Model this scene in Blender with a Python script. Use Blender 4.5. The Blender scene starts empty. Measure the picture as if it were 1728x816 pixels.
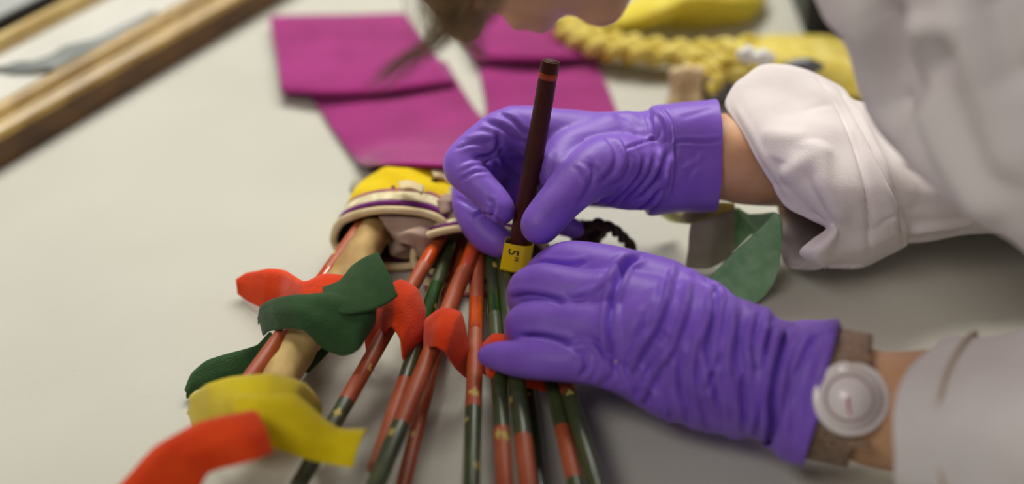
import bpy, bmesh, math, random
import numpy as np
from mathutils import Vector, Matrix, noise
from mathutils.bvhtree import BVHTree
random.seed(7)
SC = bpy.context.scene
COL = SC.collection
# ------------------------------------------------------------------ camera
FPX = 2400.0
CAMZ = 0.51
PITCH = math.radians(35)
CAM = np.array([0.0, 0.0, CAMZ])
FW = np.array([0, math.cos(PITCH), -math.sin(PITCH)])
UP = np.array([0, math.sin(PITCH), math.cos(PITCH)])
RT = np.array([1.0, 0, 0])
cd = bpy.data.cameras.new('camera')
cd.sensor_width = 36.0
cd.lens = 36.0 * FPX / 1728.0
cd.clip_start = 0.02
cd.dof.use_dof = True
cd.dof.focus_distance = 0.782
cd.dof.aperture_fstop = 2.15
cam = bpy.data.objects.new('camera', cd)
COL.objects.link(cam)
cam.location = (0, 0, CAMZ)
cam.rotation_euler = (math.pi / 2 - PITCH, 0, 0)
SC.camera = cam
# ------------------------------------------------------------------ world and light
w = bpy.data.worlds.new('world'); SC.world = w; w.use_nodes = True
bg = w.node_tree.nodes['Background']
bg.inputs[0].default_value = (0.82, 0.80, 0.79, 1)
bg.inputs[1].default_value = 0.14
def area(name, loc, target, size, energy, color):
    l = bpy.data.lights.new(name, 'AREA'); l.shape = 'RECTANGLE'
    l.size, l.size_y = size; l.energy = energy; l.color = color
    o = bpy.data.objects.new(name, l); COL.objects.link(o)
    o.location = loc
    o.rotation_euler = (Vector(target) - Vector(loc)).to_track_quat('-Z', 'Y').to_euler()
    return o
area('ceiling_light_panel', (-0.45, 1.95, 1.9), (0.0, 0.8, 0), (1.3, 0.6), 41, (1.0, 0.98, 0.89))
area('ceiling_light_panel_far', (0.6, 2.3, 1.9), (0.1, 0.8, 0), (1.2, 0.7), 22, (1.0, 0.98, 0.91))
area('ceiling_light_panel_near', (-0.9, -0.5, 1.9), (0.2, 0.5, 0.1), (1.2, 0.6), 15, (1.0, 0.94, 0.88))
SC.view_settings.view_transform = 'Standard'
SC.view_settings.look = 'None'
SC.view_settings.exposure = 0.0
SC.view_settings.gamma = 1.0
SC.view_settings.use_curve_mapping = False

# ------------------------------------------------------------------ helpers
def Q(u, v, d):
    """point at depth d along the lens axis"""
    return CAM + d * (FW + RT * ((u - 864) / FPX) - UP * ((v - 408) / FPX))
def T(u, v, h=0.0):
    """point at height h above the tabletop"""
    r = FW + RT * ((u - 864) / FPX) - UP * ((v - 408) / FPX)
    return CAM + r * ((h - CAMZ) / r[2])
def catmull(P, k, closed=False, ten=1.0):
    P = np.asarray(P, float); n = len(P); out = []
    segs = n if closed else n - 1
    for i in range(segs):
        if closed:
            a, b, c, d = P[(i - 1) % n], P[i], P[(i + 1) % n], P[(i + 2) % n]
        else:
            b, c = P[i], P[i + 1]
            a = P[i - 1] if i > 0 else 2 * b - c
            d = P[i + 2] if i + 2 < n else 2 * c - b
        for j in range(k):
            t = j / k
            m0, m1_ = ten * (c - a) / 2, ten * (d - b) / 2; t2, t3 = t * t, t ** 3
            out.append((2 * t3 - 3 * t2 + 1) * b + (t3 - 2 * t2 + t) * m0 + (3 * t2 - 2 * t3) * c + (t3 - t2) * m1_)
    if not closed: out.append(P[-1])
    return np.array(out)
def resample(P, n, closed=False):
    P = np.asarray(P, float)
    if closed: P = np.vstack([P, P[:1]])
    s = np.r_[0, np.cumsum(np.linalg.norm(np.diff(P, axis=0), axis=1))]
    t = np.linspace(0, s[-1], n + 1)[:-1] if closed else np.linspace(0, s[-1], n)
    return np.stack([np.interp(t, s, P[:, i]) for i in range(3)], 1)
def unit(v):
    v = np.asarray(v, float); return v / (np.linalg.norm(v) + 1e-12)
def mesh_obj(name, V, F, mat=None, parent=None, smooth=True, fm=None, mats=None):
    me = bpy.data.meshes.new(name)
    me.from_pydata([tuple(map(float, p)) for p in V], [], [tuple(map(int, f)) for f in F])
    bm = bmesh.new(); bm.from_mesh(me); bmesh.ops.recalc_face_normals(bm, faces=bm.faces); bm.to_mesh(me); bm.free()
    for m in (mats or [mat]):
        if m: me.materials.append(m)
    if fm is not None: me.polygons.foreach_set('material_index', fm)
    if smooth: me.polygons.foreach_set('use_smooth', [True] * len(me.polygons))
    me.update()
    o = bpy.data.objects.new(name, me); COL.objects.link(o)
    attach(o, parent)
    return o
def attach(o, parent):
    if parent is not None:
        o.parent = parent
        wl = Vector((0, 0, 0)); p = parent
        while p: wl += p.location; p = p.parent
        o.location = -wl
def tag(o, label, cat, group=None):
    o['label'] = label; o['category'] = cat
    if group: o['group'] = group
    return o
def base_origin(o):
    """put a mesh thing's origin at the middle of its base"""
    me = o.data; n = len(me.vertices); a = np.empty(n * 3); me.vertices.foreach_get('co', a); a = a.reshape(-1, 3)
    c = (a.max(0) + a.min(0)) / 2; c[2] = a[:, 2].min()
    me.vertices.foreach_set('co', (a - c).ravel()); me.update()
    o.location = Vector(c) + o.location
    return o
def thing(name, loc, label, cat, group=None):
    o = bpy.data.objects.new(name, None); o.empty_display_size = 0.02; COL.objects.link(o)
    o.location = Vector(tuple(map(float, loc))); tag(o, label, cat, group); return o
def solid(o, t, offset=-1):
    m = o.modifiers.new('thickness', 'SOLIDIFY'); m.thickness = t; m.offset = offset; return o
def frames(C):
    """parallel transport frames along a centreline"""
    n = len(C); Tn = np.gradient(C, axis=0); Tn = np.array([unit(t) for t in Tn])
    ref = np.array([0, 0, 1.0]) if abs(Tn[0][2]) < .9 else np.array([1.0, 0, 0])
    a = unit(np.cross(Tn[0], ref)); A = [a]
    for i in range(1, n):
        a = A[-1] - Tn[i] * np.dot(A[-1], Tn[i]); A.append(unit(a))
    A = np.array(A); B = np.cross(Tn, A)
    return Tn, A, B
def tube_data(P, R, seg=16, k=6, rounded=True):
    P = np.asarray(P, float); R = np.asarray(R, float)
    PR = catmull(np.c_[P, R], k) if len(P) > 2 else np.array([np.r_[P[0], R[0]] * (1 - t) + np.r_[P[1], R[1]] * t for t in np.linspace(0, 1, 12)])
    C, r = PR[:, :3], np.maximum(PR[:, 3], 1e-5)
    if rounded:
        t0, t1 = unit(C[0] - C[1]), unit(C[-1] - C[-2]); h0, h1 = [], []
        for a in (80, 60, 40, 20):
            s, c = math.sin(math.radians(a)), math.cos(math.radians(a))
            h0.append(np.r_[C[0] + t0 * r[0] * s, r[0] * c])
        for a in (20, 40, 60, 80):
            s, c = math.sin(math.radians(a)), math.cos(math.radians(a))
            h1.append(np.r_[C[-1] + t1 * r[-1] * s, r[-1] * c])
        PR = np.vstack([h0, np.c_[C, r], h1]); C, r = PR[:, :3], PR[:, 3]
    _, A, B = frames(C)
    V = []
    for i in range(len(C)):
        for j in range(seg):
            a = 2 * math.pi * j / seg
            V.append(C[i] + r[i] * (math.cos(a) * A[i] + math.sin(a) * B[i]))
    F = []
    for i in range(len(C) - 1):
        for j in range(seg):
            j2 = (j + 1) % seg
            F.append((i * seg + j, i * seg + j2, (i + 1) * seg + j2, (i + 1) * seg + j))
    F.append(tuple(range(seg))[::-1]); m = (len(C) - 1) * seg; F.append(tuple(range(m, m + seg)))
    return V, F
def tube(name, P, R, mat, parent=None, seg=16, k=6, rounded=True):
    if np.isscalar(R): R = [R] * len(P)
    V, F = tube_data(P, R, seg, k, rounded); return mesh_obj(name, V, F, mat, parent)
def merge(parts):
    V, F = [], []
    for v, f in parts:
        o = len(V); V += list(v); F += [tuple(i + o for i in q) for q in f]
    return V, F
def grid_faces(n, m, closed=False):
    F = []
    for i in range(n - 1):
        for j in range(m if closed else m - 1):
            j2 = (j + 1) % m
            F.append((i * m + j, i * m + j2, (i + 1) * m + j2, (i + 1) * m + j))
    return F
def loft(name, rings, mat, parent=None, n=64, k=6, caps=(False, False), thick=None, disp=None, smooth_ring=True):
    """skin over closed rings"""
    RR = []
    for r in rings:
        c = catmull(r, 8, True) if smooth_ring else np.asarray(r, float)
        RR.append(resample(c, n, True))
    RR = np.array(RR); RR = catmull(RR.reshape(len(RR), -1), k).reshape(-1, n, 3)
    m = len(RR); V = RR.reshape(-1, 3)
    if disp is not None: V = disp(V.copy())
    F = grid_faces(m, n, True)
    if caps[0]: F.append(tuple(range(n)))
    if caps[1]: F.append(tuple(range((m - 1) * n, m * n)))
    o = mesh_obj(name, V, F, mat, parent)
    if thick: solid(o, thick, 0)
    return o
def sheet_data(rows, ku=8, kv=8, ten=1.0):
    A = np.array([catmull(r, kv) for r in rows]); n = A.shape[1]
    G = catmull(A.reshape(len(A), -1), ku, False, ten).reshape(-1, n, 3)
    return G
def sheet(name, rows, mat, parent=None, thick=.001, ku=8, kv=8, namp=0, nsc=30, offset=0, ten=1.0):
    G = sheet_data(rows, ku, kv, ten); a, b = G.shape[:2]; V = G.reshape(-1, 3).copy()
    if namp: V = wob(V, namp, nsc)
    o = mesh_obj(name, V, grid_faces(a, b), mat, parent)
    if thick: solid(o, thick, offset)
    return o
def wob(V, amp, sc):
    for i in range(len(V)):
        p = Vector(V[i]) * sc
        V[i] += np.array(noise.noise_vector(p)) * amp
    return V
def ribbon(name, pairs, mat, parent=None, thick=.0016, across=5, k=10, cup=0.0, namp=.0006):
    """felt strip from pairs of edge points (u,v,h | u,v,h)"""
    rows = []
    for (a, b) in pairs:
        a = T(*a); b = T(*b); mid = (a + b) / 2 + np.array([0, 0, cup])
        rows.append([a, (a + mid) / 2 + np.array([0, 0, cup * .35]), mid, (b + mid) / 2 + np.array([0, 0, cup * .35]), b])
    o = sheet(name, rows, mat, parent, thick, k, 4, namp, 60, ten=.6)
    b = o.modifiers.new('bev', 'BEVEL'); b.width = thick * .3; b.segments = 2; b.limit_method = 'ANGLE'
    return o
def organic(name, chains, voxel, mat, parent=None, smooth=8, sfac=.5, seg=18):
    """one continuous surface over tapered chains"""
    parts = [tube_data([c[0] for c in ch], [c[1] for c in ch], seg, 6) for ch in chains]
    V, F = merge(parts)
    tmp = mesh_obj('tmp', V, F)
    m = tmp.modifiers.new('r', 'REMESH'); m.mode = 'VOXEL'; m.voxel_size = voxel
    s = tmp.modifiers.new('s', 'SMOOTH'); s.factor = sfac; s.iterations = smooth
    dg = bpy.context.evaluated_depsgraph_get()
    me = bpy.data.meshes.new_from_object(tmp.evaluated_get(dg))
    old = tmp.data; bpy.data.objects.remove(tmp); bpy.data.meshes.remove(old)
    me.name = name
    me.materials.clear(); me.materials.append(mat)
    me.polygons.foreach_set('use_smooth', [True] * len(me.polygons))
    o = bpy.data.objects.new(name, me); COL.objects.link(o); attach(o, parent)
    return o
def ruck(o, axis, p0, fall, amp, freq, seed=0.0):
    """slack rubber bunched across a limb: ridges run round the axis"""
    me = o.data; V = get_v(me).copy(); N = normals(me).copy(); ax_ = unit(axis)
    s_ = (V - p0) @ ax_; wt = fall(s_)
    for i in np.where(wt > .01)[0]:
        perp = V[i] - p0 - ax_ * s_[i]
        q = Vector(perp) * 16 + Vector(ax_) * (s_[i] * freq) + Vector((seed, seed, 0))
        n1 = 1 - abs(noise.noise(q)) * 2.6
        q2 = Vector(perp) * 26 + Vector(ax_) * (s_[i] * freq * 1.9) + Vector((seed + 5, 0, 3))
        V[i] += N[i] * wt[i] * amp * (n1 + .4 * noise.noise(q2))
    set_v(me, V)
def get_v(me):
    a = np.empty(len(me.vertices) * 3); me.vertices.foreach_get('co', a); return a.reshape(-1, 3)
def set_v(me, a): me.vertices.foreach_set('co', a.ravel()); me.update()
def normals(me):
    a = np.empty(len(me.vertices) * 3); me.vertex_normals.foreach_get('vector', a); return a.reshape(-1, 3)
def crease(o, lines, fold=True):
    """press folds into a surface: lines of (points, amplitude, width); ends fade"""
    me = o.data; V = get_v(me); N = normals(me).copy()
    bvh = BVHTree.FromPolygons([Vector(v) for v in V], [tuple(p.vertices) for p in me.polygons])
    D = np.zeros(len(V))
    for pts, amp, wd in lines:
        p2 = catmull(np.array([(u, v, 0) for u, v in pts], float), 10)[:, :2]
        H = []
        for u, v in p2:
            d = unit(Q(u, v, 1.0) - CAM)
            h = bvh.ray_cast(Vector(CAM), Vector(d))
            if h[0] is not None: H.append(np.array(h[0]))
        if len(H) < 3: continue
        H = np.array(H)
        lo, hi = H.min(0) - 4 * wd, H.max(0) + 4 * wd
        idx = np.where(((V > lo) & (V < hi)).all(1))[0]
        if len(idx) == 0: continue
        best = np.full(len(idx), 1e9); tt = np.zeros(len(idx)); n = len(H)
        for j in range(n - 1):
            a, b = H[j], H[j + 1]; ab = b - a; L = ab @ ab + 1e-12
            if L > 0.02 ** 2: continue
            t = np.clip(((V[idx] - a) @ ab) / L, 0, 1)
            dd = np.linalg.norm(V[idx] - (a + t[:, None] * ab), axis=1)
            m = dd < best; best[m] = dd[m]; tt[m] = (j + t[m]) / (n - 1)
        fade = np.clip(np.sin(np.pi * np.clip(tt, .02, .98)) * 2.2, 0, 1)
        prof = np.exp(-(best / wd) ** 2)
        if fold: prof = prof - .45 * np.exp(-((best - 1.9 * wd) / wd) ** 2)
        D[idx] += amp * prof * fade
    V += N * D[:, None]; set_v(me, V)
def px(s, ou, ov, pts): return [(ou + x / s, ov + y / s) for x, y in pts]

# ------------------------------------------------------------------ materials
def s2l(c): return tuple(((x / 255) / 12.92 if x / 255 <= .04045 else ((x / 255 + .055) / 1.055) ** 2.4) for x in c)
def mat(name, rgb, rough=.6, rgb2=None, nscale=40, detail=4, bump=0.0, bscale=400, metal=0, spec=.5, stretch=None, ramp=(.35, .65), sheen=0, coat=0, sss=0, weave=None, trans=0):
    m = bpy.data.materials.new(name); m.use_nodes = True; nt = m.node_tree; N, L = nt.nodes, nt.links
    b = N['Principled BSDF']; b.inputs['Roughness'].default_value = rough; b.inputs['Metallic'].default_value = metal
    b.inputs['Specular IOR Level'].default_value = spec
    b.inputs['Sheen Weight'].default_value = sheen; b.inputs['Coat Weight'].default_value = coat; b.inputs['Coat Roughness'].default_value = .08
    if sss: b.inputs['Subsurface Weight'].default_value = sss; b.inputs['Subsurface Scale'].default_value = .004; b.inputs['Subsurface Radius'].default_value = (1, .4, .25)
    tc = N.new('ShaderNodeTexCoord'); mp = N.new('ShaderNodeMapping'); L.new(tc.outputs['Object'], mp.inputs[0])
    if stretch: mp.inputs['Scale'].default_value = stretch
    c1 = (*s2l(rgb), 1); c2 = (*s2l(rgb2), 1) if rgb2 else tuple(x * .88 for x in c1[:3]) + (1,)
    nz = N.new('ShaderNodeTexNoise'); nz.inputs['Scale'].default_value = nscale; nz.inputs['Detail'].default_value = detail
    L.new(mp.outputs[0], nz.inputs['Vector'])
    r = N.new('ShaderNodeValToRGB'); r.color_ramp.elements[0].position = ramp[0]; r.color_ramp.elements[1].position = ramp[1]
    r.color_ramp.elements[0].color = c1; r.color_ramp.elements[1].color = c2
    L.new(nz.outputs[0], r.inputs[0]); L.new(r.outputs[0], b.inputs['Base Color'])
    if bump:
        n2 = N.new('ShaderNodeTexNoise'); n2.inputs['Scale'].default_value = bscale; n2.inputs['Detail'].default_value = 3
        L.new(mp.outputs[0], n2.inputs['Vector'])
        bp = N.new('ShaderNodeBump'); bp.inputs['Strength'].default_value = bump; bp.inputs['Distance'].default_value = .001
        L.new(n2.outputs[0], bp.inputs['Height']); L.new(bp.outputs[0], b.inputs['Normal'])
    return m
M = {}
M['table'] = mat('table_cover_grey', (200, 199, 187), .85, (193, 192, 180), 6, 3, .25, 900)
M['floor'] = mat('floor_grey', (120, 118, 112), .6, (105, 103, 98), 3, 4)
M['glove'] = mat('violet_nitrile', (139, 98, 214), .47, (131, 88, 207), 60, 3, .12, 900, spec=.42, sheen=.08)
M['cuffin'] = M['glove']
M['skin'] = mat('skin', (224, 176, 138), .5, (212, 160, 120), 50, 4, .1, 700, sss=.15)
M['coat'] = mat('white_cotton', (238, 231, 231), .9, (231, 223, 223), 30, 4, .25, 1500, spec=.2, sheen=.2)
M['hem'] = mat('tan_stitching', (196, 176, 150), .9)
M['hair'] = mat('brown_hair', (150, 118, 76), .45, (92, 70, 42), 160, 5, bump=.6, bscale=300, stretch=(.15, 1, 1))
M['magenta'] = mat('magenta_felt', (162, 34, 122), .95, (146, 27, 108), 25, 5, .4, 900, spec=.15, sheen=.35)
M['yellow'] = mat('yellow_cloth', (236, 208, 30), .85, (222, 190, 18), 30, 4, .4, 1000, spec=.2)
M['yfelt'] = mat('yellow_felt', (228, 205, 18), .95, (214, 188, 8), 60, 5, .6, 900, spec=.1, sheen=.3)
M['ofelt'] = mat('orange_felt', (228, 72, 24), .95, (212, 58, 18), 60, 5, .6, 900, spec=.1, sheen=.15)
M['gfelt'] = mat('dark_green_felt', (54, 84, 50), .95, (44, 72, 42), 60, 5, .6, 900, spec=.1, sheen=.12)
M['grib'] = mat('green_wool_ribbon', (150, 192, 148), .95, (126, 172, 128), 120, 6, .6, 900, spec=.1, sheen=.2)
M['drib'] = mat('grey_olive_ribbon', (176, 168, 146), .95, (164, 156, 134), 80, 5, .5, 900, spec=.1)
M['lime'] = mat('lime_cloth', (226, 228, 146), .9, (206, 208, 120), 60, 4, .3)
M['cream'] = mat('cream_rim', (226, 208, 166), .8, (206, 184, 138), 70, 5, .3, 400)
M['ribbed'] = mat('cream_ribbing', (236, 228, 188), .85, (214, 200, 156), 220, 2, .5, 300)
M['purple_t'] = mat('purple_thread', (122, 26, 120), .8, (96, 20, 98), 200, 2, .5, 500)
M['skinface'] = M['skin']
M['rose_t'] = mat('rose_thread', (176, 100, 110), .8, (150, 80, 90), 200, 2, .5)
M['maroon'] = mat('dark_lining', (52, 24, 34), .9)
M['taupe'] = mat('taupe_cloth', (178, 152, 136), .9, (150, 124, 110), 40, 5, .4, 500, spec=.2)
M['sage'] = mat('faded_sage', (150, 172, 150), .9, (170, 150, 128), 60, 4, .3)
M['tan'] = mat('tan_bark', (212, 182, 116), .75, (150, 114, 62), 34, 7, .7, 160, stretch=(1, .4, 1))
RED, GRN, ORG = (164, 74, 38), (58, 68, 40), (206, 84, 22)
M['rred'] = mat('brick_red_paint', RED, .48, (184, 98, 62), 45, 6, .12, 300, ramp=(.45, .75), coat=.05)
M['rgrn'] = mat('dark_green_paint', GRN, .32, (82, 92, 52), 45, 6, .12, 300, ramp=(.45, .8), coat=.25)
M['rorg'] = mat('glossy_orange_lacquer', ORG, .15, (176, 60, 14), 60, 4, coat=.8)
M['rgls'] = mat('glossy_green_lacquer', (26, 62, 20), .12, (40, 80, 24), 60, 4, coat=.9)
M['chip'] = mat('ochre_bare_spot', (206, 184, 98), .6, (178, 150, 66), 300, 3)
M['stick'] = mat('dark_brown_lacquer', (84, 34, 26), .45, (54, 24, 20), 70, 5, .25, 260, stretch=(1, 1, .15), spec=.3)
M['sband'] = mat('orange_band', (190, 76, 28), .4)
M['ytape'] = mat('yellow_tape', (250, 222, 10), .35, (242, 208, 4), 40, 2, coat=.3)
M['ink'] = mat('black_ink', (30, 26, 18), .6)
M['wood'] = mat('honey_wood', (184, 152, 84), .42, (142, 110, 52), 9, 8, .3, 60, stretch=(6, 1, 6), coat=.15)
M['wood_shade'] = mat('shaded_wood', (112, 74, 30), .5, (78, 50, 18), 9, 8, .3, 60, stretch=(6, 1, 6))  # darker copy of the honey wood, shade put into the colour
M['wood3'] = mat('pale_wood', (220, 194, 128), .5, (198, 166, 98), 7, 8, .3, 60, stretch=(6, 1, 6))
M['paper'] = mat('white_paper', (214, 212, 204), .9, (202, 200, 192), 12, 3)
M['slate'] = mat('blue_grey', (150, 156, 156), .6, (120, 124, 122), 14, 4)
M['board'] = mat('grey_board', (176, 178, 176), .7, (168, 170, 168), 4, 2)
M['black'] = mat('black_plastic', (26, 26, 24), .5, (34, 33, 30), 10, 2)
M['ygold'] = mat('golden_yellow_cotton', (236, 220, 128), .85, (212, 188, 76), 60, 5, .5, 300, spec=.2)
M['shell'] = mat('white_shell', (246, 246, 242), .25, coat=.5)
M['bone'] = mat('pinkish_bone', (228, 206, 160), .6, (196, 160, 126), 60, 5, .3)
M['steel'] = mat('dull_grey_metal', (120, 122, 128), .35, (84, 86, 92), 60, 4, metal=.6)
M['twig'] = mat('dark_brown_cord', (86, 64, 48), .8, (58, 40, 30), 150, 4, .5, 400)
M['mesh_m'] = mat('bronze_mesh', (196, 168, 146), .4, (132, 106, 90), 700, 2, .8, 1200, metal=.6)
M['rose'] = mat('rose_gold', (232, 190, 160), .18, metal=1)
M['dial'] = mat('white_dial', (250, 240, 240), .3, coat=.4)
M['ringm'] = mat('dial_ring', (184, 158, 158), .4)
M['pink'] = mat('pink_hand', (196, 90, 100), .4)
M['trouser'] = mat('dark_trousers', (52, 56, 66), .9)
M['shoe'] = mat('black_leather', (28, 26, 26), .4)

# ------------------------------------------------------------------ the setting: floor; the table
def box_data(x0, x1, y0, y1, z0, z1):
    V = [(x, y, z) for z in (z0, z1) for y in (y0, y1) for x in (x0, x1)]
    return V, [(0, 2, 3, 1), (4, 5, 7, 6), (0, 1, 5, 4), (1, 3, 7, 5), (3, 2, 6, 7), (2, 0, 4, 6)]
def bevel(o, wd, seg=2):
    b = o.modifiers.new('bev', 'BEVEL'); b.width = wd; b.segments = seg; b.limit_method = 'ANGLE'; return o
fl = mesh_obj('floor', *box_data(-3, 3, -2.2, 4, -.83, -.80), M['floor'], smooth=False); fl['kind'] = 'structure'
tb = thing('table', (-.5, .9, -.80), 'wide work table covered in smooth pale grey cover, under everything', 'table')
bevel(mesh_obj('tabletop', *box_data(-1.6, .56, -.15, 2.2, -.03, 0), M['table'], tb, smooth=False), .003)
for x in (-1.5, .46):
    for y in (-.05, 2.1):
        mesh_obj('leg', *box_data(x - .03, x + .03, y - .03, y + .03, -.80, -.03), M['steel'], tb, smooth=False)

# ------------------------------------------------------------------ wooden frame at the left
def bar(name, a, b, prof, m, parent, lean):
    """prism along a->b; prof = list of (across, up)"""
    a, b = np.array(a), np.array(b); t = unit(b - a); s = np.cross([0, 0, 1], t); s = unit(s) * lean
    n = len(prof); V = [p + s * x + np.array([0, 0, z]) for p in (a, b) for x, z in prof]
    F = [(i, (i + 1) % n, n + (i + 1) % n, n + i) for i in range(n)] + [tuple(range(n)), tuple(range(n, 2 * n))]
    return mesh_obj(name, V, F, m, parent, smooth=False)
A0, A1 = T(0, 287), T(482, 0); dA = unit(A1 - A0); A0 = A0 - dA * .12; A1 = A1 + dA * .35
sA = unit(np.cross([0, 0, 1], dA))
fr = thing('wooden_frame', (A0 + A1) / 2, 'long honey-coloured wooden frame holding white paper, at the left edge', 'frame')
prof = [(0, 0), (0, .020), (.003, .024), (.010, .026), (.013, .0235), (.018, .024), (.026, .030), (.033, .031), (.038, .029), (.040, .022), (.041, .006), (.041, 0)]
def rail(a, b, parent, flip=1, kx=.74):
    o = bar('rail', a, b, [(x * kx, z) for x, z in prof], None, parent, flip)
    o.data.materials.append(M['wood']); o.data.materials.append(M['wood_shade'])
    o.data.polygons[0].material_index = 1  # outer side face: its shade is painted in as darker brown
    bevel(o, .0012); return o
rail(A0, A1, fr)
Wd = float(np.dot(T(0, 62, .02) - T(0, 287, 0), sA))
def offs(p, k): return p + sA * k
rail(offs(A0, Wd), offs(A1, Wd), fr, -1, .5).data.materials[0] = M['wood3']
mesh_obj('mat_paper', [offs(A0, .02), offs(A1, .02), offs(A1, Wd - .015), offs(A0, Wd - .015)] +
         [offs(p, k) + np.array([0, 0, .019]) for p, k in ((A0, .02), (A1, .02), (A1, Wd - .015), (A0, Wd - .015))],
         [(0, 1, 2, 3), (4, 5, 6, 7), (0, 1, 5, 4), (1, 2, 6, 5), (2, 3, 7, 6), (3, 0, 4, 7)], M['paper'], fr, smooth=False)
# slender grey feather-like thing on the paper
ft = sheet('grey_feather', [[T(20, 112, .0215), T(15, 116, .0225), T(10, 121, .0215)], [T(80, 96, .0215), T(78, 108, .0235), T(86, 118, .0215)],
     [T(112, 78, .0215), T(122, 92, .0235), T(128, 101, .0215)], [T(160, 66, .0215), T(170, 71, .023), T(180, 76, .0215)],
     [T(215, 40, .0215), T(222, 44, .023), T(228, 48, .0215)], [T(262, 18, .0215), T(264, 20, .0225), T(266, 22, .0215)]], M['slate'], None, .0015, 6, 4)
tag(base_origin(ft), 'slender blurred grey feather lying on the white paper inside the wooden frame', 'feather')
st = tube('thin_string', [T(-40, 108, .0215), T(0, 116, .0215), T(40, 108, .023), (T(80, 114, .0225)), T(104, 117, .0215)], [.0018, .002, .0026, .002, .001], M['slate'])
tag(base_origin(st), 'thin grey string curving across the white paper at the far left', 'string')
# grey board beyond the frame
B0, B1 = offs(A0, Wd + .016), offs(A1, Wd + .016)
gb = thing('grey_board', (B0 + B1) / 2, 'flat grey board with black edge beyond the wooden frame, top left corner', 'board')
def slab(name, a, b, k0, k1, z0, z1, m, p):
    V = [offs(q, k) + np.array([0, 0, z]) for z in (z0, z1) for q, k in ((a, k0), (b, k0), (b, k1), (a, k1))]
    return mesh_obj(name, V, [(0, 1, 2, 3), (4, 5, 6, 7), (0, 1, 5, 4), (1, 2, 6, 5), (2, 3, 7, 6), (3, 0, 4, 7)], m, p, smooth=False)
slab('panel', B0, B1, .006, .32, .0, .022, M['board'], gb)
slab('edge_strip', B0, B1, .0, .006, .0, .023, M['black'], gb)

# ------------------------------------------------------------------ magenta cloth
mg = thing('magenta_cloth', T(720, 200), 'magenta felt cloth with two wide tails spread behind the yellow band', 'cloth')
sheet('left_tail', [[T(490, 120, .003), T(600, 110, .003), T(700, 110, .003), T(752, 105, .003)],
      [T(522, 160, .003), T(620, 158, .006), T(720, 150, .004), T(772, 140, .003)],
      [T(560, 215, .003), T(640, 215, .008), T(740, 205, .006), T(806, 190, .003)],
      [T(592, 258, .004), T(655, 248, .014), T(750, 240, .016), T(840, 225, .010)],
      [T(604, 276, .006), T(660, 268, .038), T(750, 268, .040), T(850, 260, .020)],
      [T(622, 284, .016), T(662, 277, .043), T(745, 280, .045), T(850, 290, .03)]], M['magenta'], mg, .0022, 8, 8, .0012, 25)
sheet('folded_flap', [[T(455, 29, .009), T(540, 27, .010), T(620, 25, .010), T(683, 23, .009)],
      [T(463, 80, .010), T(550, 78, .012), T(630, 75, .013), T(716, 70, .010)],
      [T(474, 148, .010), T(560, 150, .014), T(650, 146, .015), T(764, 132, .010)],
      [T(474, 153, .004), T(560, 156, .006), T(650, 152, .006), T(764, 138, .004)]], M['magenta'], mg, .0022, 8, 8, .001, 20)
sheet('right_tail', [[T(800, 88, .003), T(880, 86, .004), T(950, 84, .004), T(998, 80, .003)],
      [T(812, 130, .003), T(880, 130, .005), T(960, 128, .005), T(1016, 126, .003)],
      [T(820, 190, .003), T(890, 190, .007), T(970, 186, .007), T(1038, 182, .003)],
      [T(812, 250, .006), T(890, 245, .014), T(970, 235, .012), T(1050, 225, .003)],
      [T(770, 290, .02), T(850, 290, .03), T(930, 285, .02), T(1000, 275, .003)]], M['magenta'], mg, .0022, 8, 8, .001, 25)
sheet('folded_flap', [[T(765, -30, .010), T(820, -32, .011), T(860, -30, .011), T(893, -25, .009)],
      [T(770, 20, .010), T(830, 18, .012), T(880, 16, .012), T(915, 20, .010)],
      [T(785, 60, .010), T(850, 60, .014), T(915, 58, .014), T(966, 55, .010)],
      [T(800, 96, .010), T(870, 98, .014), T(940, 96, .014), T(1006, 92, .010)],
      [T(801, 101, .004), T(870, 103, .006), T(940, 101, .006), T(1007, 97, .004)]], M['magenta'], mg, .0022, 8, 8, .001, 20)

# ------------------------------------------------------------------ quiver: yellow body, woven trim and two mouths
qv = thing('quiver', T(680, 400), 'yellow cloth quiver with cream and purple woven trim holding the painted sticks', 'quiver')
def mouth(top, back, nm):
    pass
m1 = [T(568, 412, .010), T(566, 392, .020), T(584, 362, .034), (T(632, 343, .046)), T(690, 339, .050), T(735, 350, .044), T(760, 378, .034), T(752, 420, .016), T(712, 452, .005), T(640, 448, .004), T(590, 436, .004)]
m1 = np.array([T(567, 414, .008), T(564, 396, .016), T(578, 372, .028), T(622, 357, .040), T(672, 354, .044), T(725, 362, .040), T(752, 380, .034), T(738, 405, .020), T(705, 445, .006), T(640, 448, .004), T(590, 436, .004)])
back = np.array([T(628, 320, .008), T(624, 312, .016), T(628, 296, .026), T(655, 280, .036), T(700, 276, .038), T(742, 281, .036), T(790, 300, .030), T(800, 320, .016), T(760, 336, .006), T(690, 338, .004), T(645, 330, .004)])
mid = m1 * .5 + back * .5; mid[2:6, 2] += .004
def shrink(R, k): c = R.mean(0); return c + (R - c) * k
def along(t): return catmull(np.array([m1, mid, back]).reshape(3, -1), 20).reshape(-1, 11, 3)[int(round(t * 40))]
fold = lambda V: wob(V, .0035, 55)
loft('yellow_body', [along(.30), along(.5), along(.75), back, shrink(back, .8) + np.array([0, .02, -.008])], M['yellow'], qv, 90, 8, thick=.0015, disp=fold)
loft('rose_edging', [shrink(along(.325), 1.012), shrink(along(.275), 1.015)], M['rose_t'], qv, 90, 2, thick=.002)
loft('ribbed_band', [shrink(along(.30), 1.008), shrink(along(.125), 1.012)], M['ribbed'], qv, 90, 3, thick=.002)
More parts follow.
